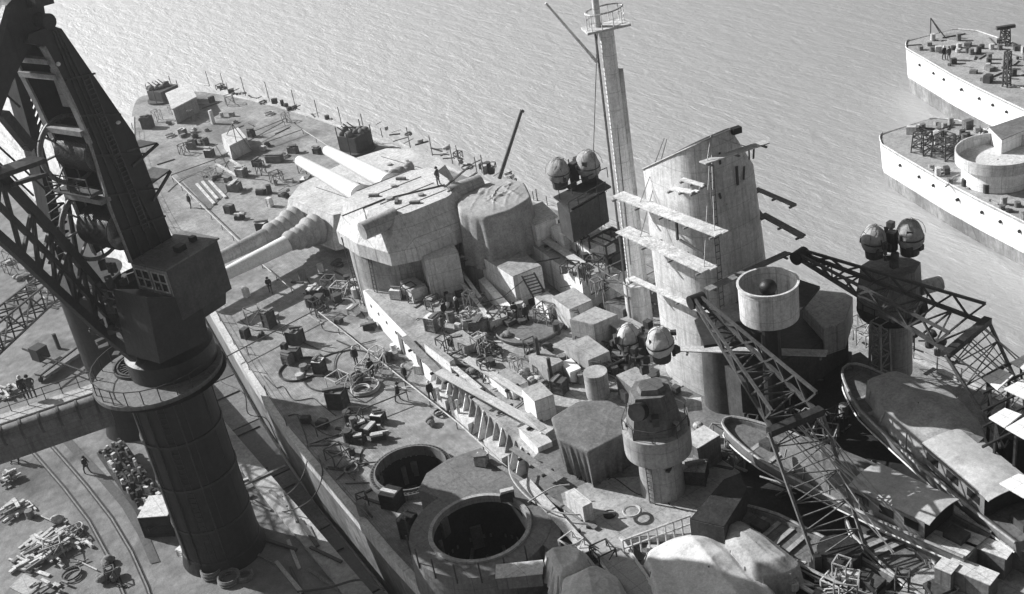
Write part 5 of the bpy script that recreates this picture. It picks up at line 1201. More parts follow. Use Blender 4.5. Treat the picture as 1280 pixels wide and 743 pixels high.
# ================================================================== crates and gear lying about
K = 'crate_dark'; Wd = 'crate_wood'; Pl = 'crate_pale'; Gy = 'grey_paint'
gun_at = crate
CR = [ # px, py, z, w, d, h, rz, material, lid, label
 (186, 160, 0, 1.6, 1.4, 2.0, .5, K, None, 'tall dark crate standing apart at the stern nearest the crane tower'),
 (229, 168, 0, 1.0, .9, .9, .2, Wd, Pl, 'small light-topped crate between the tall dark one and the quarterdeck hut'),
 (240, 186, 0, 1.1, .9, 1.1, .5, Wd, None, 'brown crate left of a dark pair on the quarterdeck'),
 (257, 181, 0, 1.0, .8, 1.0, .1, K, None, 'dark crate right of the brown one on the quarterdeck'),
 (263, 196, 0, 1.2, 1.0, 1.2, .4, K, Pl, 'dark crate with a pale lid below the quarterdeck pair'),
 (303, 220, 0, 1.5, 1.1, 1.2, .2, Wd, Pl, 'crate with pale lid at the corner of the stacked planks'),
 (294, 238, 0, 1.8, 1.2, 1.1, .5, Wd, None, 'broad crate below the pale-lidded one by the stacked planks'),
 (286, 228, 0, .8, .8, .8, .3, Wd, None, 'small crate tucked behind the broad one by the stacked planks'),
 (322, 208, 0, 1.2, .8, 1.0, .3, K, None, 'dark crate in the middle of the quarterdeck'),
 (344, 202, 0, 2.4, 1.2, 1.0, .5, Wd, None, 'long wide crate near the muzzles of the upper guns'),
 (367, 191, 0, 1.4, .9, .9, .3, Wd, None, 'crate just left of the near upper gun muzzle'),
 (397, 192, 0, 1.0, .8, .9, .2, K, Pl, 'small crate between the muzzles of the upper guns'),
 (315, 171, 0, .9, .8, 1.0, .2, K, None, 'dark box by the white winch cover'),
 (288, 266, 0, 1.1, 1.0, 1.1, .2, K, None, 'black crate leftmost of those behind the trained-out guns'),
 (300, 274, 0, 1.2, .7, .5, .6, K, None, 'low dark box just below the black crate behind the guns'),
 (327, 243, 0, 1.2, .8, .6, .4, K, None, 'flat dark box near the middle of the quarterdeck'),
 (338, 258, 0, .7, .6, 1.2, .1, Pl, None, 'small pale upright box behind the canvas gun bags'),
 (362, 228, 0, 1.2, .5, .3, .4, Pl, None, 'pale low bundle left of the near upper gun'),
 (355, 246, 0, 1.5, .6, .4, .2, K, None, 'low dark bundle in front of the canvas gun bags'),
 (329, 288, 0, 1.4, 1.0, 1.2, .4, K, Pl, 'dark chest with a pale edge right beside the upper trained-out barrel'),
 (386, 232, 0, 1.8, 1.3, 1.1, .6, K, Pl, 'dark chest with pale front under the near upper gun barrel'),
 (309, 371, 0, .5, .5, 1.1, .2, Pl, None, 'twin pale bollard heads near the deck edge below the barrels'),
 (338, 408, 0, 1.1, 1.1, 1.9, .1, K, None, 'tall dark crate between the workman and the slatted ones'),
 (308, 422, 0, .7, .8, 1.1, .2, K, None, 'slim black crate nearest the deck edge, upright'),
 (371, 429, 0, 1.5, 1.3, 1.6, .3, K, Wd, 'biggest dark crate on the midships deck with junk on its lid'),
 (370, 449, 0, 1.1, 1.0, 1.2, .5, K, None, 'dark crate directly below the biggest midships one'),
 (361, 454, 0, .9, .9, 1.0, .2, Wd, None, 'lighter crate leaning on the dark one below the biggest'),
 (356, 436, 0, .5, .5, .6, .3, K, None, 'tiny black box left of the biggest midships crate'),
 (401, 466, 0, 1.0, 1.0, 1.5, .4, K, Pl, 'black slatted crate midway between the workmen and the deck edge'),
 (424, 508, 0, 1.7, 1.4, 1.9, .5, K, Wd, 'large black crate piled with boards above the first open ring'),
 (443, 392, 0, 1.2, 1.0, .7, .2, Pl, None, 'drum-like pale box beside the barbette foot'),
 (424, 404, 0, .7, .6, .5, .2, K, None, 'small dark box between the barbette foot and the long pale rail'),
 (463, 411, 0, 1.2, .9, .5, .6, K, None, 'tray of dark scrap next to the white deckhouse wall'),
 (395, 372, 0, 1.6, .9, 1.2, .4, K, Pl, 'dark box with a white lid in the heap under the turret'),
 (484, 451, 0, .9, .8, .8, .3, K, None, 'small dark crate between the workmen and the white wall'),
 (474, 527, 0, 1.1, 1.0, .9, .4, K, Pl, 'crate with pale lid topmost of the cluster above the first ring'),
 (462, 541, 0, 1.2, 1.0, .7, .3, K, None, 'crate in the cluster, left of and below the pale-lidded one'),
 (452, 536, 0, 1.0, .9, .7, .8, K, None, 'leftmost black crate of the cluster above the first ring'),
 (449, 553, 0, 1.2, .8, .6, .4, K, None, 'lowest crate of the cluster above the first ring'),
 (474, 549, 0, 1.3, .6, .5, .9, K, None, 'long black box at the right foot of the cluster'),
 (404, 534, 0, .9, .8, .7, .3, K, None, 'dark crate leftmost on the deck strip by the hull edge'),
 (383, 528, 0, .8, .6, .6, .6, K, None, 'small box beside the hull edge left of the leftmost dark crate'),
 (492, 632, 0, 1.5, 1.4, 1.5, .3, 'black_steel', None, 'dark rounded drum below the first open ring'),
 (514, 670, 0, 1.2, 1.2, 2.0, .3, 'black_steel', None, 'black upright drum between the deck edge and the raised ring'),
 (523, 347, 2.62, 1.1, 1.0, .9, .2, Pl, None, 'pale box leftmost of the row beside the big turret'),
 (542, 356, 2.62, .8, .9, 1.2, .1, Pl, None, 'white box at the front of the row of sacks'),
 (552, 352, 2.62, .7, .9, 1.2, .1, Gy, None, 'second box from the left in the row of sacks'),
 (561, 347, 2.62, .7, .8, 1.2, .1, Gy, None, 'third box from the left in the row of sacks'),
 (519, 356, 2.62, 1.6, 1.3, 1.5, .2, K, Gy, 'dark chest with a grey top left of the row of sacks'),
 (497, 342, 2.62, 1.2, 1.0, 1.6, .4, Pl, None, 'pale bale against the after side of the big turret'),
 (497, 372, 2.62, 1.2, .9, 1.0, .4, Pl, Pl, 'white box on the corner of the white deckhouse wall'),
 (542, 412, 2.62, 1.2, 1.1, 1.5, .2, Wd, Pl, 'crate with a white side beside the shadowed workmen'),
 (600, 415, 2.62, 1.6, 1.2, 1.3, .4, Wd, None, 'wooden case in the middle of the deckhouse roof'),
 (638, 400, 2.62, 1.5, 1.1, 1.2, .3, Wd, None, 'wooden case left of the round gun pad'),
 (565, 363, 2.62, 1.6, .7, .5, .5, K, None, 'dark flat bundle behind the pair of workmen on the roof'),
 (570, 430, 2.62, 1.3, .8, .7, .5, K, None, 'dark bundle between the white wall and the round gun pad'),
 (585, 452, 2.62, .6, .5, .3, .5, K, None, 'black block at the head of the upper plank walkway'),
 (868, 600, 3.0, 2.0, 1.6, 1.4, .5, K, Gy, 'dark chest behind the near director pillar'),
 (603, 580, 3.0, .9, .8, .8, .4, Gy, Pl, 'small grey box on the raised house between the rings'),
 (635, 625, 3.0, .9, .6, .7, .6, K, None, 'black box at the edge of the raised ring'),
 (780, 455, 2.62, 1.4, 1.0, .9, .3, K, None, 'dark case under the near domes'),
 (700, 490, 2.62, 1.3, 1.0, 1.3, .2, K, None, 'slatted black case beside the drum ventilator'),
]
for c_ in CR: crate(c_[0], c_[1], c_[2], c_[3], c_[4], c_[5], c_[6]+.2, c_[7], c_[9], lid=c_[8])
# quarterdeck: covered anti-aircraft gun, hut, winch cover with tripod, second gun
def flak(px, py, label, w_=2.6, h=1.6, seed=1):
    c = at(px, py, 0); c.z = 0; t = thing('covered_gun', label, 'gun', c); R = random.Random(seed)
    b = MB(); b.box(c, (w_, w_*1.1, h), .4); b.build('shield', 'dark_paint', t)
    b = MB(); b.cyl(c, c+V((0, 0, .3)), w_*.85, w_*.85, 24); b.build('base', 'dark_paint', t)
    for k in range(4): b = MB(); q = c+V((R.uniform(-.3, .3), (k-1.5)*.5, h)); b.cyl(q, q+V((-1.5, -.6, .9)), .09, .06, 8); b.build('gun_barrel', 'dark_steel', t)
    for k in range(7): b = MB(); b.ell(c+V((R.uniform(-w_/2, w_/2), R.uniform(-w_/2, w_/2), h+.2)), (R.uniform(.3, .6), R.uniform(.3, .6), R.uniform(.2, .5)), 0, 10, 6); b.build('bundle', 'dark_canvas', t, True)
    for s in (-1, 1):
        for s2_ in (-1, 1): b = MB(); q = c+V((s*w_*.55, s2_*w_*.6, 0)); b.bar(q, q+V((0, 0, h+.9)), .09); b.build('post', 'dark_steel', t)
flak(207, 124, 'black covered gun at the extreme stern heaped with dark bundles', 3.0, 1.7, 1)
flak(447, 188, 'black boxy covered gun at the far deck edge right of the gun muzzles', 2.6, 2.2, 2)
hut = thing('deck_hut', 'grey-sided hut with a pale flat roof on the quarterdeck by the stern gun', 'hut', at(230, 145, 0))
b = MB(); Q = wp([(208, 118), (216, 137), (245, 122), (236, 106)], 2.1); b.prism(Q, 0, 2.1); hw = b.build('wall', 'grey_paint', hut)
b = MB(); cc = sum(Q, V())/4; b.prism([cc+(p-cc)*1.06 for p in Q], 2.11, 2.25); b.build('roof', 'light_paint', hut)
wc = thing('winch_cover', 'white-fronted winch cover with a spindly tripod over it on the quarterdeck', 'winch cover', at(290, 192, 0))
b = MB(); Q = wp([(275, 168), (286, 184), (310, 172), (298, 158)], 1.8); b.prism(Q, 0, 1.8, shrink=.9); b.build('cover', 'light_paint', wc)
b = MB(); ap = at(296, 176, 1.8)+V((0, 0, 2.2))
for px, py in ((300, 196), (316, 190), (278, 180)): b.bar(ap, at(px, py, 0), .08)
b.build('tripod', 'mid_paint', wc)
b = MB(); q = at(267, 155, 0); b.box(q, (.3, .5, 1.9), .3); solo(b, 'white_board', 'white_paint', 'narrow white board standing upright between the hut and the winch cover', 'board')
# stacked pale planks beside the rail
for k, (p, q) in enumerate((((246, 230), (268, 255)), ((253, 227), (272, 249)), ((262, 226), (282, 247)), ((270, 205), (296, 220)), ((288, 200), (310, 214)))):
    b = MB(); b.bar(at(*p, .15), at(*q, .15), .3, .15); solo(b, 'deal_board', 'pale_plank', ('leftmost', 'second', 'rightmost')[k]+' of three parallel pale boards on the quarterdeck' if k < 3 else ('left' if k == 3 else 'right')+' of two pale boards lying above the set of three', 'board', 'pale boards on the quarterdeck')
b = MB(); Q = wp([(218, 215), (262, 206), (290, 234), (262, 262)], .06); b.prism(Q, .003, .05); solo(b, 'hatch_cover', 'mid_paint', 'dark square hatch cover under the parallel pale boards', 'hatch')
# dark bundle on the roof of the low turret
b = MB(); q = at(498, 222, 4.6)
for i in range(8): b.ell(q+V((random.uniform(-1.2, 1.2), random.uniform(-1.6, 1.6), .35)), (random.uniform(.5, .9), random.uniform(.5, .9), random.uniform(.4, .7)), 0, 12, 7)
solo(b, 'canvas_bundle', 'canvas', 'lumpy grey canvas bundle on the low turret roof behind the upper guns', 'bundle', None, True)
plank((428, 270), (480, 249), 10.06, .12, 'thin dark spar lying along the front edge of the big turret roof', 'cable', 'spar', 'spar', None, False)
plank((480, 249), (556, 231), 10.06, .12, 'thin dark spar continuing to the workman standing on the turret', 'cable', 'spar', 'spar', None, False)
plank((556, 234), (588, 207), 10.4, .2, 'upper of two poles jutting past the turret behind the standing workman', 'dark_paint', 'pole', 'pole', None, False)
plank((560, 240), (596, 216), 10.2, .2, 'lower of two poles jutting past the turret behind the standing workman', 'dark_paint', 'pole', 'pole', None, False)
coil(425, 464, 0, 3.1, .1, 'wide loop of thin dark cable around the crates near the two workmen', 'cable', n=1)
coil(376, 462, 0, 1.8, .1, 'flat loop of dark cable beside the slatted crate', 'cable', n=2)
coil(457, 486, 0, 1.1, .3, 'bright tangled hose coil on deck below the two workmen', 'rope', 'hose_coil', 4)
coil(452, 490, 0, .7, .3, 'inner small bright coil left of the tangled hose', 'rope', 'hose_coil', 3)
coil(790, 640, 3.4, .5, .1, 'small coil on the platform before the pillar', 'rope', n=2)

# ================================================================== people
def man(name, pose, arms, m, seed=0):
    me = bpy.data.meshes.new('person'); lean = pose.get('lean', 0); st = pose.get('step', .12)
    J = {'p': (0, 0, .92), 'w': (0, lean*.3, 1.12), 'c': (0, lean*.7, 1.36), 'n': (0, lean*.9, 1.50), 'h': (0, lean, 1.60), 't': (0, lean*1.05, 1.70),
         'lh': (-.10, 0, .88), 'lk': (-.12, st*.6+.03, .50), 'la': (-.13, st, .09), 'lf': (-.13, st-.16, .04),
         'rh': (.10, 0, .88), 'rk': (.12, -st*.6+.03, .50), 'ra': (.13, -st, .09), 'rf': (.13, -st-.16, .04),
         'ls': (-.19, lean*.8, 1.42), 'le': arms[0], 'lw': arms[1], 'rs': (.19, lean*.8, 1.42), 're': arms[2], 'rw': arms[3]}
    for a_, b_, nm in ((arms[0], arms[1], 'lx'), (arms[2], arms[3], 'rx')):
        d = (V(b_)-V(a_)).normalized()*.15; J[nm] = tuple(V(b_)+d)
    Rr = {'p': .15, 'w': .145, 'c': .165, 'n': .065, 'h': .10, 't': .085, 'lh': .10, 'lk': .075, 'la': .055, 'lf': .05, 'rh': .10, 'rk': .075, 'ra': .055, 'rf': .05, 'ls': .085, 'le': .058, 'lw': .045, 'lx': .035, 'rs': .085, 're': .058, 'rw': .045, 'rx': .035}
    E_ = ['pw', 'wc', 'cn', 'nh', 'ht', ('p', 'lh'), ('lh', 'lk'), ('lk', 'la'), ('la', 'lf'), ('p', 'rh'), ('rh', 'rk'), ('rk', 'ra'), ('ra', 'rf'), ('c', 'ls'), ('ls', 'le'), ('le', 'lw'), ('lw', 'lx'), ('c', 'rs'), ('rs', 're'), ('re', 'rw'), ('rw', 'rx')]
    ks = list(J); me.from_pydata([J[k] for k in ks], [(ks.index(e[0]), ks.index(e[1])) for e in E_], [])
    o = bpy.data.objects.new('tmp', me); C.objects.link(o); md = o.modifiers.new('s', 'SKIN'); md.use_smooth_shade = True
    for i, k in enumerate(ks): me.skin_vertices[0].data[i].radius = (Rr[k]*(1.15 if k in 'pwc' else 1), Rr[k]*(.8 if k in 'pwc' else 1)); me.skin_vertices[0].data[i].use_root = (k == 'p')
    sb = o.modifiers.new('u', 'SUBSURF'); sb.levels = 1; sb.render_levels = 1
    bpy.context.view_layer.update(); dg = bpy.context.evaluated_depsgraph_get(); m2 = bpy.data.meshes.new_from_object(o.evaluated_get(dg)); bpy.data.objects.remove(o)
    m2.materials.clear(); m2.materials.append(MATS[m]); m2.materials.append(MATS['skin']); m2.materials.append(MATS['cloth_grey'])
    for p in m2.polygons:
        c_ = p.center
        hand = min((c_-V(J['lx'])).length, (c_-V(J['rx'])).length) < .12
        p.material_index = 1 if (c_.z > 1.50 and c_.z < 1.68) or hand else (2 if c_.z < .9 and not hand and abs(c_.y) < .5 and c_.z > .12 and seed % 2 else 0)
        p.use_smooth = True
    t = thing(name, None, 'person'); ob = bpy.data.objects.new('body', m2); C.objects.link(ob); ob.parent = t
    b = MB(); b.lathe((0, lean*1.03, 1.63), [(.155, 0), (.12, .04), (.115, .1), (.07, .15), (.01, .16)], 14); cp = b.build('cap', 'cloth_dark' if seed % 3 else 'light_canvas', t, True)
    b = MB(); cy = lean*.6; b.lathe((0, cy, 0), [(.235, .80), (.215, 1.0), (.21, 1.2), (.215, 1.36), (.12, 1.47)], 16, sy=.72); b.build('coat', m, t, True)
    return t
AD = ((-.27, .02, 1.15), (-.27, -.05, .90), (.27, .02, 1.15), (.27, -.05, .90))
AR = ((-.26, -.12, 1.18), (-.16, -.38, 1.12), (.26, -.12, 1.18), (.16, -.38, 1.12))
AH = ((-.34, .08, 1.18), (-.22, -.05, .98), (.34, .08, 1.18), (.22, -.05, .98))
protos = [man('person', {}, AD, 'cloth_dark', 0), man('person', {'lean': -.16, 'step': .2}, AR, 'cloth_dark', 1), man('person', {'step': .05}, AH, 'cloth_grey', 2), man('person', {'step': .28, 'lean': -.05}, AD, 'cloth_dark', 4)]
used = [False]*len(protos)
PEOPLE = [(339, 366, 0, 1, 1.2, 'workman in dark clothes leaning forward near the shaded trained-out barrels'),
 (239, 260, 0, 0, .4, 'dark figure standing at the pale rail nearest the crane tower'),
 (549, 232, 10.02, 2, 2.2, 'workman in a light cap standing alone on the big turret roof'),
 (446, 456, 0, 0, .9, 'left one of the two workmen standing together on the midships deck'),
 (466, 471, 0, 3, 1.2, 'right one of the two workmen standing together on the midships deck'),
 (498, 502, 0, 1, 2.6, 'workman bending at the rail, lowest figure on the midships deck'),
 (508, 479, 0, 0, .3, 'workman behind the rail close to the white wall, left of the leaning battens'),
 (540, 500, 0, 0, 1.6, 'shaded workman standing against the deckhouse wall by the white battens'),
 (557, 399, 2.62, 3, 1.9, 'workman striding on the deckhouse roof, left one of the pair there'),
 (573, 395, 2.62, 0, .6, 'workman right of the striding one on the deckhouse roof'),
 (555, 418, 2.62, 2, .6, 'dark figure beside the white-sided crate on the deckhouse roof'),
 (645, 400, 2.62, 1, .9, 'left, crouched-over one of the two men at the foot of the white ladder house'),
 (659, 404, 2.62, 0, 1.4, 'right one of the two men at the foot of the white ladder house'),
 (34, 498, 8.6, 0, 1.4, 'left one of the two workmen standing close together on the portal girder walkway'),
 (43, 497, 8.6, 2, 1.5, 'right one of the two workmen standing close together on the portal girder walkway'),
 (15, 578, ZQ, 0, .5, 'left one of two men by the broken boards on the quay'),
 (24, 577, ZQ, 3, .9, 'right one of two men by the broken boards on the quay'),
 (110, 592, ZQ, 1, 2.1, 'lone workman walking between the curved rails and the machine wagon'),
 (1180, 75, ze, 0, 1.3, 'left one of the two dark figures on the farther white ship'),
 (1186, 76, ze, 2, 1.3, 'right one of the two dark figures on the farther white ship'),
]
for px, py, z, k, rz, lb in PEOPLE:
    if z == 8.6:                       # on the girder walkway
        z = 11.66; o_ = at(px, py, z)
        f = ((o_-g0-V((-1.1, -.1, 0))).dot((at(-160, 590, 11.6)-at(130, 492, 11.6)).normalized()))
    o = protos[k] if not used[k] else copy_tree(protos[k]); used[k] = True
    p = at(px, py, z); o.location = p; o.rotation_euler = (0, 0, rz); tag(o, lb, 'person', 'dockyard workmen')

# ================================================================== small unsorted clutter, each piece its own thing
def scatter(n, px0, px1, py0, py1, z, seed, label, group, kinds=('board', 'board', 'box', 'pipe', 'pipe', 'drum', 'sack', 'coil', 'frame'), avoid=None, smax=.9, mats=('old_plank', 'crate_dark', 'crate_wood', 'plank', 'dark_paint', 'grey_paint')):
    R = random.Random(seed)
    for i in range(n):
        f, g_ = R.random(), R.random(); px = px0[0]+(px1[0]-px0[0])*f+(py0[0])*g_; py = px0[1]+(px1[1]-px0[1])*f+(py0[1])*g_
        c = at(px, py, z); b = MB(); k = R.choice(kinds); az = R.choice((0.1, 1.6, .6))+R.uniform(-.3, .3)
        if k == 'board': b.box(c, (R.uniform(.8, 2.6), R.uniform(.12, .3), R.uniform(.06, .14)), az); nm = 'loose_board'; ct = 'board'
        elif k == 'box': s = R.uniform(.3, smax); b.box(c, (s, s*R.uniform(.5, 1), s*R.uniform(.4, 1.1)), az); nm = 'small_box'; ct = 'box'
        elif k == 'drum': r_ = R.uniform(.22, .4); b.cyl(c, c+V((0, 0, R.uniform(.4, 1.1))), r_, r_, 12); nm = 'small_drum'; ct = 'drum'
        elif k == 'sack':
            for q in range(3): b.ell(c+V((R.uniform(-.25, .25), R.uniform(-.25, .25), .2+.1*q)), (R.uniform(.3, .5), R.uniform(.2, .35), R.uniform(.18, .3)), R.random()*3, 10, 6)
            nm = 'sack_bundle'; ct = 'bundle'
        elif k == 'coil':
            r_ = R.uniform(.3, .7); b.tube([c+V((r_*(1+.1*math.sin(q*.9))*math.cos(q*.52), r_*math.sin(q*.52), .06+q*.008)) for q in range(30)], .05, 5); nm = 'rope_coil'; ct = 'coil'
        elif k == 'frame':
            w_, h_ = R.uniform(.6, 1.4), R.uniform(.6, 1.6); M_ = Matrix.Rotation(az, 3, 'Z')
            Pq = [c+M_ @ V((x*w_/2, y*w_/2, z_)) for z_ in (0, h_) for x, y in ((-1, -1), (1, -1), (1, 1), (-1, 1))]
            for q in range(4): b.bar(Pq[q], Pq[q+4], .07); b.bar(Pq[q+4], Pq[4+(q+1) % 4], .07); b.bar(Pq[q], Pq[4+(q+1) % 4], .05)
            nm = 'trestle_frame'; ct = 'frame'
        else: L = R.uniform(.8, 2.4); d = V((math.cos(az), math.sin(az), 0)); b.cyl(c-d*L/2+V((0, 0, .1)), c+d*L/2+V((0, 0, .1+R.uniform(0, .3))), .06, .06, 7); nm = 'loose_pipe'; ct = 'pipe'
        solo(b, nm, R.choice(mats), label[k], ct, group[k])
def LG(where): return ({'drum': 'small drum standing '+where, 'sack': 'bundle of sacks '+where, 'coil': 'small rope coil '+where, 'frame': 'open trestle frame '+where, 'board': 'loose board lying '+where, 'box': 'small box lying '+where, 'pipe': 'short pipe lying '+where}, {'drum': 'drums '+where, 'sack': 'sack bundles '+where, 'coil': 'rope coils '+where, 'frame': 'trestle frames '+where, 'board': 'boards '+where, 'box': 'boxes '+where, 'pipe': 'pipes '+where})
def sc2(n, p, u, v, z, seed, where, **kw):
    l, g = LG(where); scatter(n, p, (p[0]+u[0], p[1]+u[1]), v, None, z, seed, l, g, **kw)
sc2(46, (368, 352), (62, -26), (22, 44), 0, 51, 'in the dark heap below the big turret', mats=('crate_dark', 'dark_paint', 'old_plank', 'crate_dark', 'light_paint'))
sc2(52, (500, 372), (110, 70), (40, -30), 2.62, 52, 'on the after deckhouse roof near the turret')
sc2(56, (545, 440), (110, 70), (60, -40), 2.62, 53, 'round the broad plank walkways')
sc2(24, (475, 430), (110, 90), (18, -10), 0, 54, 'along the foot of the white deckhouse wall', mats=('white_paint', 'plank', 'old_plank', 'crate_dark'))
sc2(30, (185, 200), (180, 60), (30, -60), 0, 55, 'about the open quarterdeck', smax=.7)
sc2(24, (170, 150), (120, -30), (90, 40), 0, 56, 'near the stern hut and winch cover', smax=.8)
sc2(30, (300, 400), (120, 140), (150, -10), 0, 57, 'about the midships deck', smax=.5)
sc2(26, (395, 545), (60, 100), (50, -20), 0, 58, 'beside the first open ring', smax=.6, mats=('crate_dark', 'dark_paint', 'old_plank'))
sc2(34, (455, 160), (190, 75), (14, -8), 0, 59, 'along the far deck edge', smax=.9, mats=('crate_dark', 'dark_paint', 'plank'))
sc2(30, (255, 108), (190, 55), (10, -2), 0, 60, 'along the far quarterdeck edge', smax=.8, mats=('crate_dark', 'dark_paint', 'plank'))
sc2(34, (690, 350), (100, 60), (40, -30), 2.62, 61, 'between the white blocks and the mast')
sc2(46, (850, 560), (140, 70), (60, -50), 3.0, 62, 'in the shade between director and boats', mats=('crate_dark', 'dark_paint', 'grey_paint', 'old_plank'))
sc2(40, (960, 700), (160, 10), (30, 40), 3.0, 63, 'round the foot of the near boat crane', mats=('crate_dark', 'dark_paint', 'grey_paint', 'light_paint'))
sc2(26, (700, 450), (90, 60), (60, -20), 2.62, 64, 'below the flat ladder')
sc2(18, (690, 690), (120, 50), (60, -30), 2.62, 65, 'between the tarpaulins at the bottom', mats=('crate_dark', 'dark_paint', 'plank'))
sc2(20, (0, 330), (60, 60), (20, -10), ZQ, 66, 'on the quay seen through the jib')
sc2(22, (30, 640), (60, 90), (80, 20), ZQ, 67, 'between the timber heap and the rails', smax=.4)
AK = ('frame', 'pipe', 'board', 'sack', 'drum')
sc2(40, (610, 400), (110, 90), (60, -40), 2.62, 71, 'round the gun pad and standpipes', kinds=AK+('coil',))
sc2(30, (640, 300), (120, 80), (50, -30), 5.45, 72, 'on top of the white blocks', kinds=AK, mats=('dark_paint', 'old_plank', 'crate_dark', 'light_paint'))
sc2(36, (480, 340), (90, 80), (36, -24), 2.62, 73, 'between the big turret and the covered rangefinder', kinds=('sack', 'frame', 'drum', 'box'), mats=('light_paint', 'crate_dark', 'canvas', 'crate_pale', 'dark_paint'))
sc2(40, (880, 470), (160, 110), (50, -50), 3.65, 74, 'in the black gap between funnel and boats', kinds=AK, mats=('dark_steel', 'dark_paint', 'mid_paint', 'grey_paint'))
sc2(24, (1060, 420), (120, 60), (40, -30), 2.62, 75, 'by the pillar of the far domed director', kinds=AK, mats=('dark_steel', 'dark_paint', 'grey_paint'))

# ================================================================== finer fittings on turrets, funnel, crane
def W3(W, l, s, z): return W(l, s, z)
for (W, t, zr, sc_) in ((WC, tc, 10.0, 1.0), (WD, td, 4.6, 1.3)):
    for l, s, r_ in ((-1.5, 1.6, .35), (-3.2, -.6, .3), (.6, 0, .28)):
        b = MB(); q = W(l*sc_, s*sc_, zr); b.cyl(q, q+V((0, 0, .16)), r_, r_*.9, 16); b.build('roof_hatch', 'grey_paint', t)
    for l, s in ((-2.6, 1.5), (1.4, -1.2), (-4.2, .6), (.2, 2.2)):
        b = MB(); q = W(l*sc_, s*sc_, zr); b.box(q, (.9, .28, .22), random.random()*3); b.build('periscope_hood', 'mid_paint', t)
    for k in range(4):
        l = -4+2.2*k; b = MB(); b.bar(W(l*sc_, -2.7*sc_, zr+.02), W(l*sc_, 2.7*sc_, zr+.02), .07, .05); b.build('armour_joint', 'mid_paint', t)
ladder(WC(1.0, 5.75, 7.2), WC(1.0, 5.45, .2), (.35, .15, 0), tc, n=18, m='dark_paint', r=.03)
ladder(V((TC.x+2.1, TC.y-4.95, 6.2)), V((TC.x+2.1, TC.y-5.2, .1)), (.4, .1, 0), tc, n=16, m='dark_paint', r=.03)
# ropes carrying the stagings and small ledges on the lit side of the funnel
for (px, py, Pq, nq, up2) in ((800, 254, V((0, cy-4.0, 0)), V((0, 1, 0)), 186), (893, 289, V((0, cy-4.0, 0)), V((0, 1, 0)), 165), (800, 298, V((0, cy-4.5, 0)), V((0, 1, 0)), 190), (880, 334, V((0, cy-4.5, 0)), V((0, 1, 0)), 170), (884, 202, V((cx+4.1, 0, 0)), V((1, 0, 0)), 165), (938, 185, V((cx+4.1, 0, 0)), V((1, 0, 0)), 155)):
    q = onv(px, py, Pq, nq); tp = V((min(max(q.x, cx-2.8), cx+3.2), cy-1.5, 20.5 if q.x < cx+2 else 21.8)); b = MB(); b.tube([q, tp], .03, 4); solo(b, 'fall_rope', 'rope', 'thin fall rope from the funnel rim down to a plank staging', 'rope', 'ropes carrying the funnel stagings')
for (a_, c_, w_) in (((838, 236), (870, 240), .5), ((852, 224), (880, 232), .35), ((818, 262), (842, 272), .4)):
    staging([a_, c_], (V((0, cy-3.5, 0)), V((0, 1, 0))), 0, w_, 'plank_staging', {236: 'lower small ledge staging on the bright side of the funnel', 224: 'upper small ledge staging by the corner of the funnel', 262: 'tiny ledge staging behind the upper long plank'}[a_[1]])
b = MB(); q0 = onv(790, 350, V((0, cy-4.2, 0)), V((0, 1, 0)))
for k, (x0, y0, x1, y1) in enumerate(((845, 268, 847, 300), (850, 300, 880, 318), (868, 380, 895, 405), (872, 388, 880, 425))):
    bb = MB(); a_ = onv(x0, y0, V((0, cy-3.7, 0)), V((0, 1, 0))); c_ = onv(x1, y1, V((0, cy-3.7, 0)), V((0, 1, 0))); bb.bar(a_, c_, .14); bb.build('steam_pipe', 'dark_paint', fun)
for k in range(5):
    bb = MB(); xx = cx+3.5; yy = cy-1.4+k*.75; bb.cyl((xx, yy, 3), (xx, yy, 9+2.2*math.sin(k*2)), .1, .1, 8); bb.build('steam_pipe', 'grey_paint', fun)
R = random.Random(91)
for k in range(4):
    bb = MB(); yy = cy+R.uniform(-1.6, 2.2); zz = R.uniform(17, 20); bb.box((cx+3.43-.0, yy, zz), (.06, R.uniform(.08, .16), R.uniform(.3, .9)), 0, (R.uniform(-.25, .25), 0, 0)); bb.build('exhaust_smear', 'dark_paint', fun)
bb = MB(); bb.bar((cx+3.2, cy+.2, 21.5), (cx+3.3, cy+.8, 21.5), .4, .4); bb.build('rim_bracket', 'black_steel', fun)
# crane plate: stiffeners, ladder and lamp
for f in (.25, .5, .75):
    b = MB(); pa, pb = pl(62, 40).lerp(pl(77, 38), f), pl(165, 328).lerp(pl(215, 297), f); b.bar(pa+A*.04, pb+A*.04, .1, .1); b.build('stiffener', 'dark_steel', crane)
for (x0, y0, x1, y1) in ((82, 100, 118, 92), (100, 145, 150, 143), (118, 195, 180, 192), (134, 245, 196, 236), (150, 290, 206, 270)):
    b = MB(); b.bar(pl(x0, y0)+A*.05, pl(x1, y1)+A*.05, .12, .1); b.build('plate_joint', 'dark_steel', crane)
ladder(pl(110, 95)+A*.12, pl(186, 285)+A*.12, -B*.45, crane, n=34, m='dark_paint', r=.03)
b = MB(); q = pl(70, 80)+A*.2; b.ell(q, (.12, .12, .12), 0, 10, 6); b.build('lamp', 'white_paint', crane)
b = MB(); q = pl(145, 153)+A*.2; b.ell(q, (.14, .14, .1), 0, 10, 6); b.build('lamp', 'white_paint', crane)
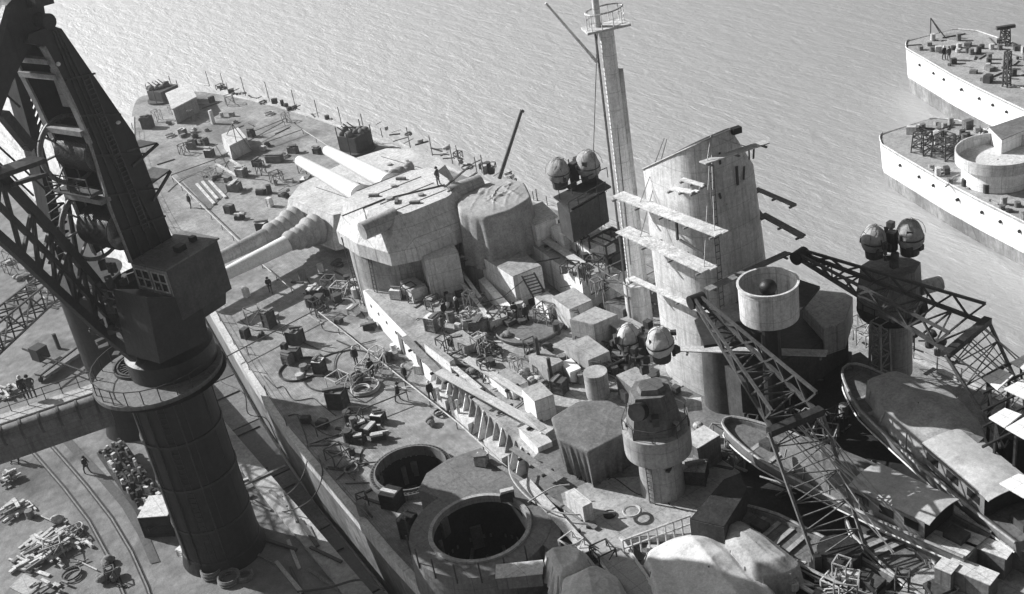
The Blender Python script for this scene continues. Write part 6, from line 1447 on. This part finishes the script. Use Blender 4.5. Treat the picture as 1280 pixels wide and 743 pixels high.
# column details: ladder, cable runs
for k, t in enumerate((-.9, -1.3, -.2)):
    b = MB(); x_, y_ = 97.6+2.78*math.cos(t), -27.5+2.78*math.sin(t); b.tube([(x_, y_, ZQ), (x_+.05, y_, 3), (x_, y_+.03, 8), (x_, y_, 11.4)], .07, 5); b.build('conduit', 'dark_steel', crane)
ladder(V((97.6+2.72*math.cos(-.6), -27.5+2.72*math.sin(-.6), ZQ)), V((97.6+2.72*math.cos(-.6), -27.5+2.72*math.sin(-.6), 11.6)), (.25, .4, 0), crane, n=36, m='dark_steel', r=.03)
# big cables from the deck edge and rigging
for k, (p, q) in enumerate((((560, 395), (606, 372)), ((600, 380), (655, 350)), ((700, 360), (770, 330)), ((500, 335), (585, 325)))):
    b = MB(); a_, c_ = at(*p, 4.2), at(*q, 5.2); b.tube([a_, (a_+c_)/2-V((0, 0, .5)), c_], .035, 4); solo(b, 'slung_cable', 'cable', ('cable slung from the pair of workmen to the ladder house', 'cable slung in front of the ladder on the white house', 'cable slung between the white block and the mast', 'cable slung past the row of sacks')[k], 'cable')
# stepped deckhouses and lockers filling the waist between turret and funnel
for q, zt_, m_ in (([(690, 372), (712, 388), (740, 376), (718, 360)], 4.7, 'light_paint'), ([(660, 445), (684, 462), (704, 452), (682, 437)], 3.9, 'grey_paint'), ([(596, 392), (612, 404), (634, 396), (618, 384)], 3.4, 'light_paint'), ([(560, 420), (580, 436), (598, 428), (578, 413)], 3.3, 'grey_paint'), ([(618, 470), (640, 487), (660, 478), (640, 461)], 3.5, 'white_paint'), ([(706, 430), (735, 452), (762, 440), (735, 420)], 4.1, 'grey_paint'), ([(760, 405), (782, 420), (806, 408), (785, 396)], 4.6, 'mid_paint'), ([(530, 430), (562, 454), (568, 450), (536, 426)], 3.5, 'white_paint'), ([(600, 462), (632, 488), (638, 484), (606, 458)], 3.3, 'white_paint'), ([(655, 520), (676, 540), (684, 536), (663, 516)], 3.6, 'white_paint'), ([(770, 470), (790, 486), (815, 474), (795, 459)], 4.2, 'mid_paint'), ([(668, 372), (684, 383), (700, 376), (684, 365)], 4.0, 'white_paint'), ([(500, 352), (514, 364), (532, 357), (518, 346)], 3.8, 'light_paint')):
    block(q, zt_, 2.6, m_, 'deckhouse', 'grey_paint')
b = MB(); Q = wp([(752, 352), (785, 372), (822, 352), (790, 335)], 6.4); b.prism(Q, 6.3, 6.4)
for i in range(4):
    b.bar(Q[i], V((Q[i].x, Q[i].y, 2.6)), .12); b.bar(Q[i]+V((0, 0, 1)), Q[(i+1) % 4]+V((0, 0, 1)), .06); b.bar(Q[i], Q[i]+V((0, 0, 1)), .06)
b.build('bridge_platform', 'mid_paint', ship)
ladder(at(712, 388, 4.7), at(722, 408, 2.6), (.3, .5, 0), ship, n=8, r=.03); ladder(at(764, 334, 5.4), at(778, 362, 2.6), (.3, .5, 0), ship, n=10, r=.03); ladder(at(740, 452, 4.1), at(748, 470, 2.6), (.3, .5, 0), ship, n=8, r=.03)
# thin cables trailing over the decks
R = random.Random(77)
for k, (p, q, z) in enumerate((((300, 400), (430, 440), .05), ((330, 470), (420, 520), .05), ((400, 400), (480, 440), .05), ((210, 240), (300, 200), .05), ((240, 180), (340, 230), .05), ((360, 520), (470, 560), .05), ((420, 600), (470, 560), .05), ((380, 340), (460, 400), .05), ((520, 400), (600, 440), 2.66), ((580, 430), (690, 450), 2.66), ((620, 520), (700, 470), 2.66), ((860, 640), (760, 600), 3.05), ((270, 470), (350, 560), .05))):
    P = [at(p[0]+(q[0]-p[0])*t/6+R.uniform(-9, 9)*(0 < t < 6), p[1]+(q[1]-p[1])*t/6+R.uniform(-9, 9)*(0 < t < 6), z) for t in range(7)]; Q = []
    for i in range(6):
        p0, p1, p2, p3 = P[max(i-1, 0)], P[i], P[i+1], P[min(i+2, 6)]
        for h in range(5): t = h/5; Q.append(.5*((2*p1)+(p2-p0)*t+(2*p0-5*p1+4*p2-p3)*t*t+(3*p1-p0-3*p2+p3)*t**3))
    b = MB(); b.tube(Q+[P[6]], .04, 4); solo(b, 'trailing_cable', 'cable', 'thin dark cable trailing in curves over the planking', 'cable', 'cables trailing over the decks')
# fittings on the near director: rail, cable boxes, access ladder
for k in range(9):
    t = 2*PI*k/9; b = MB(); p = V((PD.x+2.0*math.cos(t), PD.y+2.0*math.sin(t), zt)); p2 = V((PD.x+2.0*math.cos(t+2*PI/9), PD.y+2.0*math.sin(t+2*PI/9), zt)); b.bar(p, p+V((0, 0, .8)), .045); b.bar(p+V((0, 0, .8)), p2+V((0, 0, .8)), .04); b.build('rail_section', 'dark_paint', D2)
R = random.Random(5)
for k in range(12):
    t = R.uniform(-2.6, .6); r_ = R.uniform(1.2, 1.75); b = MB(); b.box((PD.x+r_*math.cos(t), PD.y+r_*math.sin(t), zt+R.uniform(.02, 1.4)), (R.uniform(.15, .5), R.uniform(.15, .5), R.uniform(.2, .6)), t); b.build('instrument_box', R.choice(('dark_paint', 'grey_paint', 'mid_paint')), D2)
ladder(V((PD.x+.5, PD.y-1.45, 3)), V((PD.x+.5, PD.y-1.45, zc)), (.35, .12, 0), D2, n=9, r=.025)
b = MB(); q = V((PD.x+1.3, PD.y-.35, zc-.45)); b.box(q, (.25, .5, .12), .5); b.build('bracket', 'dark_paint', D2)
